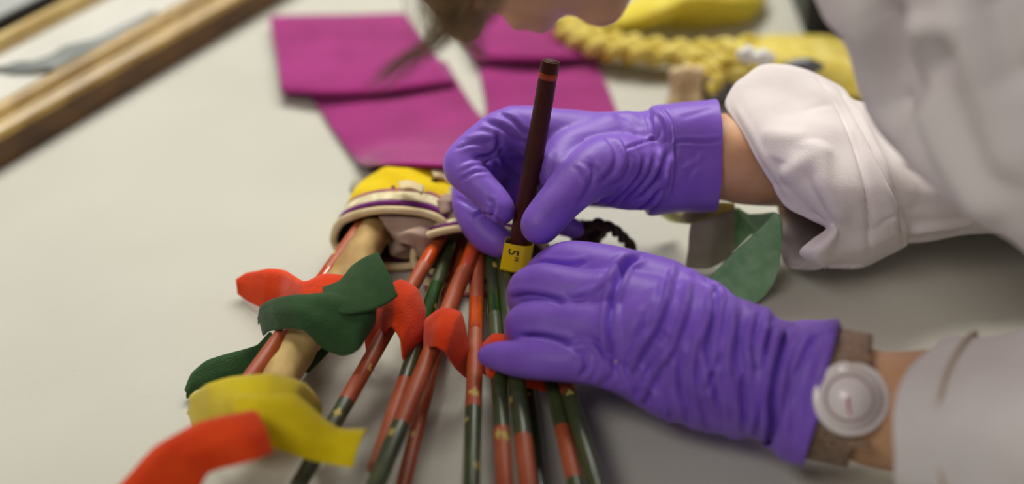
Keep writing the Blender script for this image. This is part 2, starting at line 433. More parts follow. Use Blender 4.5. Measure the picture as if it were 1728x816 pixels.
loft('purple_braid', [shrink(along(.135), 1.018), shrink(along(.075), 1.016)], M['purple_t'], qv, 90, 2, thick=.003)
rim = catmull(m1, 6, True)
def ring_tube(name, R, r, m, parent, seg=12):
    R = np.asarray(R); n = len(R); V = []
    for i in range(n):
        t = unit(R[(i + 1) % n] - R[i - 1]); a = unit(np.cross(t, [0, .3, 1])); b = np.cross(t, a)
        rr = r * (1 + .12 * noise.noise(Vector(R[i]) * 90))
        for j in range(seg):
            q = 2 * math.pi * j / seg; V.append(R[i] + rr * (math.cos(q) * a + math.sin(q) * b))
    F = []
    for i in range(n):
        i2 = (i + 1) % n
        for j in range(seg):
            j2 = (j + 1) % seg; F.append((i * seg + j, i * seg + j2, i2 * seg + j2, i2 * seg + j))
    return mesh_obj(name, V, F, m, parent)
ring_tube('rolled_rim', rim, .0025, M['cream'], qv)
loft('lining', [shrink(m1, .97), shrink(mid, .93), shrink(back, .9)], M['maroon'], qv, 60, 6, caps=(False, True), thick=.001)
# second mouth
m2 = np.array([T(704, 452, .012), T(699, 428, .020), T(708, 406, .028), T(738, 392, .034), T(790, 384, .038), T(850, 388, .038), T(905, 405, .030), T(925, 440, .016), T(880, 480, .004), T(800, 492, .003), T(735, 482, .003)])
b2 = np.array([T(745, 385, .010), T(740, 372, .016), T(748, 356, .024), T(775, 340, .030), T(820, 334, .032), T(860, 338, .032), T(900, 352, .026), T(915, 380, .014), T(880, 400, .005), T(815, 404, .004), T(760, 398, .004)])
mi2 = (m2 + b2) / 2; mi2[2:6, 2] += .003
def along2(t): return catmull(np.array([m2, mi2, b2]).reshape(3, -1), 20).reshape(-1, 11, 3)[int(round(t * 40))]
loft('cloth_body', [along2(.24), along2(.6), b2, shrink(b2, .8) + np.array([0, .02, -.001])], M['taupe'], qv, 80, 6, thick=.0015, disp=fold)
loft('ribbed_band', [shrink(along2(.24), 1.0), shrink(along2(.10), 1.01)], M['ribbed'], qv, 80, 3, thick=.002)
loft('purple_braid', [shrink(along2(.13), 1.02), shrink(along2(.08), 1.02)], M['purple_t'], qv, 80, 2, thick=.003)
ring_tube('rolled_rim', catmull(m2, 6, True), .0024, M['cream'], qv)
# apron of the lower lip with stripes (lies on the table under the sticks)
for k, (a, mm) in enumerate(((0, 'cream'), (1, 'purple_t'), (2, 'ribbed'), (3, 'rose_t'))):
    v0 = 452 + a * 10
    sheet('lower_lip_band', [[T(712 + a, v0, .004 + .001 * (3 - a)), T(760, v0 + 4, .004 + .001 * (3 - a)), T(830, v0 + 6, .004 + .001 * (3 - a)), T(890, v0 + 2, .004 + .001 * (3 - a))],
          [T(714 + a, v0 + 10, .003 + .001 * (3 - a)), T(760, v0 + 15, .003 + .001 * (3 - a)), T(830, v0 + 17, .003 + .001 * (3 - a)), T(890, v0 + 12, .003 + .001 * (3 - a))]], M[mm], qv, .001, 3, 6, .0006, 60)
# loose tabs on the yellow body
sheet('patch', [[T(672, 308, .052), T(690, 306, .053), T(716, 316, .051)], [T(676, 322, .052), T(694, 320, .053), T(712, 328, .051)]], M['cream'], qv, .0015, 4, 4, .001, 90)
sheet('patch', [[T(728, 288, .042), T(744, 286, .040), T(756, 296, .038)], [T(734, 300, .042), T(748, 300, .040), T(758, 308, .038)]], M['cream'], qv, .0015, 4, 4, .001, 90)
# bunched faded ties between the two mouths
def scrunch(name, cu, cv, h, ru, rv, m, parent, amp=.006, sc=70, seed=0, kr=(1, 1, .8)):
    bm = bmesh.new(); bmesh.ops.create_icosphere(bm, subdivisions=4, radius=1)
    c = T(cu, cv, h); d = np.linalg.norm(c - CAM) / FPX
    V = np.array([v.co[:] for v in bm.verts]); F = [tuple(v.index for v in f.verts) for f in bm.faces]; bm.free()
    V = V * np.array([ru * d * kr[0], rv * d * kr[1] * 1.5, (ru + rv) / 2 * d * kr[2]])
    out = []
    for p in V:
        q = Vector(p) * sc + Vector((seed * 7.1, 3, 1))
        r = 1 - abs(noise.noise(q)) * 2
        out.append(p * (1 + amp * 40 * (r - .6)) + c)
    return mesh_obj(name, out, F, m, parent)
for i, (u, v, h, ru, rv, mm) in enumerate(((770, 330, .034, 16, 18, 'sage'), (752, 345, .040, 15, 16, 'taupe'), (766, 366, .034, 18, 13, 'taupe'), (785, 352, .034, 14, 15, 'sage'), (745, 385, .028, 22, 9, 'taupe'))):
    scrunch('knotted_tie', u, v, h, ru, rv, M[mm], qv, .008, 110, i)
scrunch('tie_end', 602, 318, .014, 12, 16, M['sage'], qv, .008, 110, 9)
# crumpled taupe lining cloth in the first mouth
cc = scrunch('crumpled_cloth', 692, 392, .018, 52, 30, M['taupe'], None, .014, 60, 3)
tag(base_origin(cc), 'crumpled taupe cloth stuffed in the left mouth of the yellow quiver', 'cloth')
fp = sheet('taupe_cloth_strip', [[T(640, 366, .036), T(650, 380, .034), T(660, 392, .03)], [T(690, 372, .036), T(694, 400, .034), T(690, 425, .026)], [T(738, 376, .032), T(735, 410, .026), T(715, 448, .010)], [T(760, 385, .024), T(752, 425, .014), T(712, 474, .002)]], M['taupe'], None, .0015, 8, 8, .005, 75)
tag(base_origin(fp), 'pleated edge of taupe cloth spilling from between the quiver mouths', 'cloth')

# ------------------------------------------------------------------ painted sticks
def stick_obj(name, a, b, r, zones, label, chips=(), r2=None, seg=20, nsub=100, group=None, cat='stick'):
    a, b = np.array(a), np.array(b); r2 = r2 or r; tmax = 1.0
    t = np.linspace(0, 1, nsub + 1); C = a + t[:, None] * (b - a)
    _, A, B = frames(C); V = []; F = []; fm = []
    mats = []
    def mi(m):
        if m not in mats: mats.append(m)
        return mats.index(m)
    for i in range(nsub + 1):
        for j in range(seg):
            q = 2 * math.pi * j / seg
            rr = (r * (1 - t[i]) + r2 * t[i]) * (1 + .03 * noise.noise(Vector(C[i]) * 60))
            V.append(C[i] + rr * (math.cos(q) * A[i] + math.sin(q) * B[i]))
    for i in range(nsub):
        tm = (t[i] + t[i + 1]) / 2; z = [m for tt, m in zones if tm >= tt][-1]
        for j in range(seg):
            j2 = (j + 1) % seg; F.append((i * seg + j, i * seg + j2, (i + 1) * seg + j2, (i + 1) * seg + j))
            c = (V[F[-1][0]] + V[F[-1][2]]) / 2; zz = z
            for (ct, cq, cl, cw) in chips:
                q = 2 * math.pi * (j + .5) / seg
                if abs(tm - ct) < cl and abs((q - cq + math.pi) % (2 * math.pi) - math.pi) < cw * (1 - (abs(tm - ct) / cl) ** 2): zz = M['chip']
            fm.append(mi(zz))
    F.append(tuple(range(seg))); F.append(tuple(range(nsub * seg, nsub * seg + seg))); fm += [fm[0], fm[-1]]
    o = mesh_obj(name, V, F, None, None, True, fm, mats)
    base_origin(o); tag(o, label, cat, group); return o
def ext(a, b, k0, k1):
    a, b = np.array(a), np.array(b); return a - (b - a) * k0, b + (b - a) * k1
R_, G_, O_, L_ = M['rred'], M['rgrn'], M['rorg'], M['rgls']
def chips(n, seed):
    rr = random.Random(seed); return [(rr.uniform(.15, .9), rr.uniform(0, 6.28), rr.uniform(.006, .016), rr.uniform(.3, .7)) for _ in range(n * 6 // 10)]
def rod(p0, p1, r, zones, label, seed, n=10, k0=.10, k1=.28, nm='painted_stick'):
    a, b = ext(T(*p0), T(*p1), k0, k1)
    if b[2] < r: # rest the tip on the table
        s = (a[2] - r) / (a[2] - b[2]); b = a + (b - a) * s
    return stick_obj(nm, a, b, r, zones, label, chips(n, seed))
rod((612, 378, .026), (420, 640, .030), .0042, [(0, R_), (.32, O_), (.40, R_)], 'thin brick-red stick running alongside the thick tan stick', 1, 14)
rod((735, 414, .024), (562, 716, .026), .0043, [(0, R_), (.10, O_), (.17, R_), (.72, G_)], 'red stick with orange felt tied on beside the green felt knot', 2)
rod((752, 434, .016), (664, 700, .022), .0042, [(0, G_), (.22, L_), (.50, G_), (.66, R_)], 'dark green stick passing beneath the red stick with orange band', 3, 8)
rod((799, 420, .026), (660, 755, .030), .0047, [(0, R_), (.08, O_), (.17, R_), (.735, G_)], 'red stick with green lower end and orange felt collar', 4)
rod((806, 445, .022), (797, 760, .026), .0043, [(0, R_), (.24, O_), (.37, R_), (.66, G_)], 'upright red stick turning green, just left of the pointing little finger', 5)
rod((830, 425, .022), (849, 770, .026), .0043, [(0, G_), (.25, L_), (.33, G_), (.72, R_)], 'green stick with orange felt scrap beneath the little finger', 6)
rod((850, 440, .026), (886, 770, .028), .0046, [(0, G_), (.74, R_)], 'green stick with red tip just right of the felt scrap', 7)
rod((890, 470, .016), (960, 770, .022), .0042, [(0, G_), (.70, R_), (.88, G_)], 'green stick with red patch emerging under the left hand', 8)
rod((905, 470, .024), (990, 765, .026), .0044, [(0, G_), (.45, R_), (.585, G_)], 'rightmost stick, orange-red then green, under the left hand', 9)
rod((776, 430, .008), (695, 760, .008), .0038, [(0, R_)], 'dull red stick lying low in shadow under the others', 10, 5)
rod((868, 440, .006), (905, 760, .008), .0038, [(0, G_)], 'dull green stick low on the table between the raised green sticks', 11, 5)
a, b = ext(T(632, 392, .024), T(470, 640, .026), .06, .30)
o = tube('thick_tan_stick', [a + (b - a) * t for t in np.linspace(0, 1, 14)], [.0098 + .0006 * math.sin(5 * t) for t in np.linspace(0, 1, 14)], M['tan'], None, 14, 4)
V = get_v(o.data).copy(); set_v(o.data, wob(V, .0016, 90))
tag(base_origin(o), 'thick tan bark-wrapped stick, wider than all the others', 'stick')

# ------------------------------------------------------------------ felt strips
def strip_thing(name, label, cat, pieces, m, group=None):
    t = thing(name, T(*pieces[0][1][0][0]), label, cat, group)
    t.location.z = 0
    for nm, prs, cup in pieces: ribbon(nm, prs, m, t, cup=cup)
    return t
strip_thing('orange_felt_strip', 'orange felt strip whose rounded end pokes out left of green felt', 'felt strip',
  [('tail', [((400, 482, .006), (402, 496, .004)), ((418, 464, .012), (420, 508, .004)), ((454, 454, .022), (446, 520, .006)), ((482, 458, .026), (476, 522, .010)), ((512, 476, .038), (512, 528, .034)), ((545, 464, .044), (560, 535, .040)), ((582, 468, .044), (612, 520, .038)), ((610, 500, .030), (632, 540, .02))], .006)], M['ofelt'])
strip_thing('green_felt_strip', 'dark green felt strip knotted over the thick tan stick', 'felt strip',
  [('wrap', [((436, 548, .012), (446, 566, .010)), ((442, 522, .026), (450, 560, .022)), ((460, 508, .038), (474, 556, .036)), ((500, 500, .046), (512, 556, .046)), ((545, 496, .052), (546, 588, .038)), ((590, 496, .054), (578, 600, .036)), ((626, 506, .054), (604, 590, .040)), ((644, 518, .052), (632, 545, .046))], .007),
   ('upper_end', [((545, 486, .048), (552, 524, .050)), ((574, 474, .052), (588, 530, .054)), ((594, 450, .056), (622, 524, .058)), ((614, 436, .060), (650, 512, .060)), ((637, 426, .062), (671, 498, .062))], .002),
   ('tail', [((455, 560, .030), (470, 590, .020)), ((434, 582, .022), (446, 612, .012)), ((400, 594, .016), (408, 634, .007)), ((350, 608, .013), (350, 652, .005)), ((325, 630, .010), (326, 662, .004)), ((314, 660, .004), (316, 674, .003))], .002),
   ('under_loop', [((500, 570, .010), (560, 580, .016)), ((508, 600, .008), (556, 590, .012)), ((500, 625, .006), (520, 628, .008))], 0)], M['gfelt'])
strip_thing('yellow_felt_strip', 'yellow felt strip looped round the thick stick, one end pointing right', 'felt strip',
  [('loop', [((318, 700, .008), (330, 740, .004)), ((322, 672, .026), (340, 735, .014)), ((350, 650, .042), (372, 722, .034)), ((405, 637, .050), (412, 712, .050)), ((462, 632, .052), (455, 712, .054)), ((512, 648, .046), (492, 720, .046)), ((540, 680, .030), (510, 735, .026)), ((542, 706, .012), (515, 745, .010))], .008),
   ('end', [((395, 668, .056), (400, 720, .056)), ((440, 664, .060), (430, 735, .054)), ((500, 668, .058), (462, 756, .048)), ((540, 702, .050), (510, 772, .042)), ((575, 724, .044), (552, 782, .038)), ((621, 726, .042), (597, 790, .038))], .004)], M['yfelt'])
strip_thing('orange_felt_strip', 'blurred red-orange felt strip with square end in bottom left corner', 'felt strip',
  [('band', [((130, 880, .035), (300, 930, .03)), ((205, 815, .050), (330, 850, .045)), ((262, 755, .062), (350, 800, .058)), ((330, 716, .068), (395, 786, .062)), ((385, 702, .070), (430, 776, .066)), ((428, 693, .066), (461, 764, .064))], .006)], M['ofelt'])
strip_thing('orange_felt_strip', 'orange felt strip with pointed tail, tied on the stick right of green felt', 'felt strip',
  [('band', [((612, 548, .014), (620, 600, .006)), ((634, 520, .030), (642, 576, .020)), ((654, 486, .038), (655, 552, .036)), ((676, 473, .042), (662, 552, .040)), ((704, 488, .040), (668, 560, .038)), ((717, 524, .032), (676, 576, .034)), ((714, 566, .024), (680, 600, .026)), ((702, 600, .014), (686, 618, .016)), ((693, 628, .008), (690, 630, .008))], .005)], M['ofelt'])
strip_thing('orange_felt_strip', 'orange felt collar with hanging tail on the middle red stick', 'felt strip',
  [('band', [((716, 568, .020), (716, 592, .018)), ((720, 540, .034), (722, 586, .030)), ((746, 522, .042), (736, 584, .040)), ((776, 528, .042), (752, 594, .038)), ((785, 556, .036), (760, 608, .030)), ((792, 592, .024), (770, 622, .022)), ((797, 616, .014), (780, 632, .014)), ((790, 637, .008), (787, 638, .008))], .004)], M['ofelt'])
strip_thing('orange_felt_strip', 'scrap of orange felt showing above and below the left little finger', 'felt strip',
  [('band', [((818, 580, .024), (816, 628, .014)), ((834, 564, .034), (828, 638, .026)), ((856, 566, .034), (850, 640, .024)), ((900, 590, .026), (895, 655, .016)), ((950, 615, .02), (945, 668, .010))], .004)], M['ofelt'])
# ribbons under the right wrist
g = strip_thing('green_ribbon', 'light green wool ribbon folded to a point beneath the white sleeve', 'ribbon',
  [('front', [((1150, 512, .004), (1235, 545, .003)), ((1198, 467, .016), (1284, 504, .004)), ((1232, 433, .028), (1304, 478, .012)), ((1262, 405, .036), (1315, 448, .020)), ((1290, 378, .044), (1319, 412, .032)), ((1308, 358, .050), (1318, 372, .048))], .001),
   ('back_fold', [((1305, 358, .049), (1316, 368, .047)), ((1262, 362, .034), (1300, 400, .020)), ((1244, 352, .030), (1268, 395, .008)), ((1236, 352, .030), (1238, 425, .002))], 0)], M['grib'])
strip_thing('grey_ribbon', 'grey-olive ribbon standing on edge behind the green ribbon', 'ribbon',
  [('band', [((1166, 380, .034), (1156, 452, .003)), ((1205, 364, .038), (1196, 452, .003)), ((1240, 352, .038), (1236, 432, .003))], 0)], M['drib'])
strip_thing('lime_ribbon', 'pale lime cloth edge below the violet glove cuff', 'ribbon',
  [('band', [((1100, 352, .020), (1130, 372, .010)), ((1150, 350, .028), (1166, 378, .030)), ((1205, 342, .034), (1200, 366, .034)), ((1240, 344, .034), (1240, 352, .034))], 0)], M['lime'])
tw = thing('brown_twine', T(1020, 395, 0), 'short dark brown twisted twine poking out above the left hand', 'twine')
for ph in (0, math.pi):
    P = []
    base = catmull([T(975, 402, .02), T(1000, 378, .03), T(1030, 384, .028), T(1050, 400, .018), T(1068, 418, .008)], 10)
    _, A, B = frames(base)
    for i, c in enumerate(base): P.append(c + .0017 * (math.cos(i * .55 + ph) * A[i] + math.sin(i * .55 + ph) * B[i]))
    tube('strand', P, .0021, M['twig'], tw, 10, 1)
sc_ = scrunch('brown_cloth_wad', 992, 394, .016, 30, 20, M['twig'], None, .008, 80, 5)
tag(base_origin(sc_), 'dark brown bundle of cloth in the gap between the two gloves', 'cloth')

# ------------------------------------------------------------------ golden cords and ornaments behind
def braid(name, ctrl, rad, m, label, cat, group=None, strands=3, pitch=.9):
    base = catmull([T(*c) for c in ctrl], 16); _, A, B = frames(base)
    t = thing(name, base[0], label, cat, group)
    for s in range(strands):
        P = []
        for i, c in enumerate(base):
            ph = i * pitch * .25 + s * 2 * math.pi / strands
            P.append(c + rad * (1 + .5 * noise.noise(Vector(c) * 45 + Vector((s, 0, 0)))) * (math.sin(ph) * A[i] * 1.1 + .5 * math.sin(2 * ph) * B[i]))
        tube('strand', P, rad * .62, m, t, 10, 1)
    return t
braid('yellow_braid', [(1000, 22, .012), (958, 40, .020), (975, 60, .018), (1020, 76, .016), (1080, 86, .016), (1150, 92, .016), (1215, 92, .018), (1290, 84, .018)], .0085, M['ygold'], 'thick golden yellow braid curving away behind the dark stick', 'braid')
M['ybright'] = mat('yellow_silk', (232, 214, 84), .8, (214, 192, 50), 30, 4, .3)
sheet_y = sheet('yellow_cloth', [[T(960, 38, .012), T(965, 45, .014), T(975, 52, .008)], [T(1030, 15, .020), T(1040, 38, .024), T(1050, 58, .006)], [T(1100, -20, .025), T(1110, 20, .035), T(1120, 50, .006)], [T(1180, -40, .025), T(1190, 0, .035), T(1200, 42, .006)], [T(1250, -35, .02), T(1262, 2, .022), T(1250, 36, .006)], [T(1285, -20, .010), T(1288, 5, .010), T(1275, 20, .006)]], M['ybright'], None, .0015, 8, 8, .005, 22)
tag(base_origin(sheet_y), 'bright yellow cloth lying furthest back beside the chin', 'cloth')
sy = sheet('golden_cloth', [[T(1210, 75, .020), T(1215, 110, .026), T(1220, 140, .010)], [T(1290, 62, .022), T(1300, 100, .030), T(1310, 150, .012)], [T(1370, 62, .022), T(1380, 100, .030), T(1390, 160, .012)], [T(1450, 68, .018), T(1460, 105, .024), T(1470, 170, .010)], [T(1540, 80, .010), T(1540, 110, .014), T(1540, 170, .006)]], M['ygold'], None, .002, 8, 8, .004, 25)
tag(base_origin(sy), 'golden yellow folded cloth behind the white rolled sleeve', 'cloth')
for i, (pts, lab) in enumerate(((((1180, 138, .016), (1175, 118, .020), (1200, 100, .024), (1245, 96, .030), (1262, 112, .024)), 'upper golden loop of cord left of the white shells'),
                 (((1195, 150, .012), (1215, 128, .020), (1250, 118, .026), (1280, 122, .030)), 'lower golden loop of cord touching the white sleeve'),
                 (((1235, 75, .026), (1250, 90, .034), (1240, 112, .030), (1220, 118, .02)), 'short golden cord crossing just left of the shells'))):
    braid('golden_braid', pts, .0062, M['ygold'], lab, 'braid', 'golden cords behind the sleeve')
for u, v, lab in ((1262, 92, 'left one of two glossy white shells on golden cloth'), (1288, 98, 'right one of two glossy white shells on golden cloth')):
    c = T(u, v, .044)
    V, F = tube_data([c + np.array([-.004, 0, 0]), c, c + np.array([.004, 0, 0])], [.0045, .0072, .0045], 16, 4)
    s_ = mesh_obj('shell', V, F, M['shell']); base_origin(s_); tag(s_, lab, 'shell', 'white shells')
for i, (u, v, lab) in enumerate(((1138, 150, 'leftmost pale bone piece behind the glove cuff'), (1156, 146, 'middle pale bone piece behind the glove cuff'), (1174, 148, 'rightmost pale bone piece behind the glove cuff'))):
    a, b = T(u, v + 26, .004), T(u + 4, v - 24, .022)
    o = tube('bone_piece', [a, a * .66 + b * .34, a * .34 + b * .66, b], [.0062, .0048, .0046, .006], M['bone'], None, 12, 5)
    tag(base_origin(o), lab, 'bone piece', 'pale bone pieces')
for i, (p, q, lab) in enumerate((((1186, 146, .014), (1244, 138, .018), 'upper dull grey metal ornament beside the pale bone pieces'), ((1188, 162, .008), (1240, 156, .012), 'lower dull grey metal ornament beside the pale bone pieces'), ((1328, 112, .036), (1385, 112, .036), 'small grey metal ornament lying on the golden cloth'))):
    a, b = T(*p), T(*q)
    o = tube('metal_ornament', [a, a * .7 + b * .3, a * .3 + b * .7, b], [.003, .0056, .0058, .0025], M['steel'], None, 12, 5)
    tag(base_origin(o), lab, 'ornament', 'grey metal ornaments')
c0 = T(1352, 62)
bx = thing('black_case', c0 + np.array([.06, .1, 0]), 'black case standing behind the golden cloth at top right', 'case')
bevel(mesh_obj('body', *box_data(c0[0] + .002, c0[0] + .13, c0[1], c0[1] + .2, 0, .13), M['black'], bx, smooth=False), .004)
bevel(mesh_obj('lid', *box_data(c0[0], c0[0] + .132, c0[1] - .002, c0[1] + .202, .13, .15), M['black'], bx, smooth=False), .004)

# ------------------------------------------------------------------ the held stick with yellow tape
s_top, s_bot = Q(929.5, 103, .775), Q(864.5, 478, .822)
ax = unit(s_top - s_bot); L = np.linalg.norm(s_top - s_bot); s_end = s_bot - ax * .03
hs = thing('marked_stick', s_end, 'dark brown lacquered stick with orange band held upright in gloved fingers', 'stick')
def cyl(name, a, b, r0, r1, m, parent, seg=32, n=24, bulge=None):
    P = [np.array(a) * (1 - t) + np.array(b) * t for t in np.linspace(0, 1, n)]
    R = [r0 * (1 - t) + r1 * t for t in np.linspace(0, 1, n)]
    V, F = tube_data(P, R, seg, 1, False); return mesh_obj(name, V, F, m, parent)
rb, rt = .0062, .0051
def rad(t): return rb * (1 - t) + rt * t
def pt(t): return s_bot + ax * L * t
sh = cyl('shaft', s_end, s_top, rb, rt, M['stick'], hs)
V = get_v(sh.data).copy(); set_v(sh.data, wob(V, .00025, 220))
bevel(sh, .0006)
cyl('painted_band', pt(.925), pt(.95), rad(.93) * 1.02, rad(.95) * 1.02, M['sband'], hs, n=3)
cyl('end_cap', pt(.999), pt(1.004), rt * .8, rt * .72, M['stick'], hs, n=3)
# yellow tape wrapped round the stick, flag flattened on the left front
tp0, tp1 = .075, .20
side = unit(np.cross(ax, FW)); frn = unit(np.cross(side, ax))
if np.dot(frn, FW) > 0: frn = -frn
if side[0] < 0: side = -side
rings = []
for t in (tp0, tp0 + .04, tp0 + .08, tp1 - .01, tp1):
    c = pt(t); rr = rad(t) * 1.16
    pts = []
    for x, y in ((-1.18, .95), (-.2, 1.12), (.55, 1.0), (1.15, .55), (1.2, -.2), (.6, -1), (-.4, -1.05), (-1.1, -.4)):
        pts.append(c + side * rr * x + frn * rr * y)
    rings.append(pts)
loft('yellow_tape', rings, M['ytape'], hs, 48, 4, thick=.0004, smooth_ring=False)
fc = bpy.data.curves.new('marking', 'FONT'); fc.body = '5"'; fc.size = .0085; fc.extrude = .00008; fc.align_x = 'CENTER'; fc.align_y = 'CENTER'
to = bpy.data.objects.new('marking_tmp', fc); COL.objects.link(to)
dg = bpy.context.evaluated_depsgraph_get(); tme = bpy.data.meshes.new_from_object(to.evaluated_get(dg)); bpy.data.objects.remove(to)
tmo = bpy.data.objects.new('inked_marking', tme); COL.objects.link(tmo); tme.materials.clear(); tme.materials.append(M['ink'])
X_ = Vector(-ax) ; nrm = Vector(unit(frn * 1.0 - side * .12)); X_ = (X_ - nrm * X_.dot(nrm)).normalized(); Y_ = nrm.cross(X_)
c = pt(.155) + frn * rad(.15) * 1.16 * 1.10 - side * rad(.15) * .45
mt = Matrix((X_, Y_, nrm)).transposed().to_4x4(); mt.translation = Vector(c) + nrm * .0002
tme.transform(mt); attach(tmo, hs)

# ------------------------------------------------------------------ the person
PX, PY = .86, .78
person = thing('person', (PX, PY, -.80), 'person in white coat and violet gloves leaning over the painted sticks', 'person')
def c_(u, v, d, r): return (Q(u, v, d), r * d / FPX)     # r in picture pixels at that depth
# right (far) hand holding the stick
RW = [c_(1235, 262, .838, 74), c_(1150, 262, .835, 72)]
far_chains = lambda g: [
    [c_(1300, 268, .842, 76), c_(1225, 266, .838, 80), c_(1150, 264, .835, 80), c_(1085, 262, .832, 74), c_(1020, 256, .83, 68), c_(950, 238, .826, 55), c_(900, 222, .824, 44), c_(868, 216, .822, 38)],
    [c_(1140, 268, .845, 74), c_(1060, 266, .85, 66), c_(960, 258, .855, 56), c_(880, 256, .858, 46), c_(845, 262, .858, 38)],
    [c_(1080, 290, .855, 62), c_(990, 300, .865, 48), c_(920, 295, .87, 40), c_(870, 300, .87, 34)],
    [c_(1020, 248, .824, 58), c_(965, 258, .812, 44), c_(945, 292, .798, 37)],
    [c_(1120, 285, .828, 64), c_(1060, 292, .818, 62), c_(1005, 292, .808, 50)],
    [c_(868, 216, .822, 38), c_(838, 226, .820, 35), c_(806, 246, .818, 31), c_(779, 278, .815, 32), c_(800, 304, .810, 29), c_(826, 330, .806, 27), c_(845, 352, .803, 24), c_(848, 357, .803, 21)],
    [c_(845, 262, .858, 38), c_(815, 285, .852, 34), c_(794, 320, .845, 31), c_(800, 360, .838, 32), c_(820, 392, .832, 31), c_(838, 408, .828, 28), c_(841, 411, .828, 26)],
    [c_(870, 300, .872, 34), c_(848, 330, .87, 28), c_(862, 372, .862, 26), c_(892, 394, .85, 22)],
    [c_(985, 312, .872, 36), c_(930, 335, .876, 28), c_(935, 368, .868, 22), c_(968, 386, .852, 17), c_(972, 388, .85, 14)],
    [c_(1080, 282, .818, 54), c_(1020, 282, .802, 52), c_(975, 308, .790, 43), c_(940, 345, .782, 37), c_(916, 372, .779, 35), c_(911, 379, .778, 34)],
]
# left (near) hand resting on the sticks
near_chains = [
    [c_(1440, 672, .700, 88), c_(1390, 664, .703, 96), c_(1320, 648, .706, 98), c_(1250, 618, .712, 104), c_(1180, 590, .718, 100), c_(1110, 570, .724, 88)],
    [c_(1290, 605, .728, 76), c_(1190, 556, .740, 76), c_(1110, 500, .750, 66), c_(1055, 474, .757, 56)],
    [c_(1200, 575, .728, 80), c_(1110, 535, .732, 70), c_(1030, 508, .738, 54)],
    [c_(1200, 620, .720, 84), c_(1110, 590, .720, 72), c_(1030, 560, .725, 52)],
    [c_(1240, 655, .715, 80), c_(1140, 642, .718, 66), c_(1050, 620, .720, 44), c_(1010, 612, .722, 40)],
    [c_(1055, 474, .757, 56), c_(990, 452, .766, 44), c_(945, 448, .772, 38), c_(918, 462, .778, 32), c_(905, 492, .796, 27), c_(915, 520, .81, 24)],
    [c_(1030, 508, .738, 50), c_(965, 492, .744, 40), c_(912, 482, .752, 37), c_(889, 490, .760, 33), c_(888, 515, .78, 28), c_(905, 535, .795, 24)],
    [c_(1030, 560, .725, 50), c_(960, 550, .732, 39), c_(905, 544, .740, 35), c_(883, 548, .748, 33), c_(884, 568, .768, 27), c_(905, 580, .782, 23)],
    [c_(1010, 612, .722, 40), c_(955, 610, .722, 35), c_(900, 606, .728, 34), c_(865, 604, .734, 30), c_(835, 602, .738, 23), c_(822, 601, .739, 18)],
    [c_(1130, 510, .77, 46), c_(1040, 480, .79, 34), c_(960, 480, .805, 28), c_(915, 500, .815, 24)],
]
def arr(*p): return np.array(p, float)
elbL, shL = arr(.37, .46, .10), arr(.23, .60, .345)
elbR, shR = arr(.385, .745, .045), arr(.40, .88, .345)
neckb = arr(.30, .73, .40); hip = arr(.84, .80, .10)
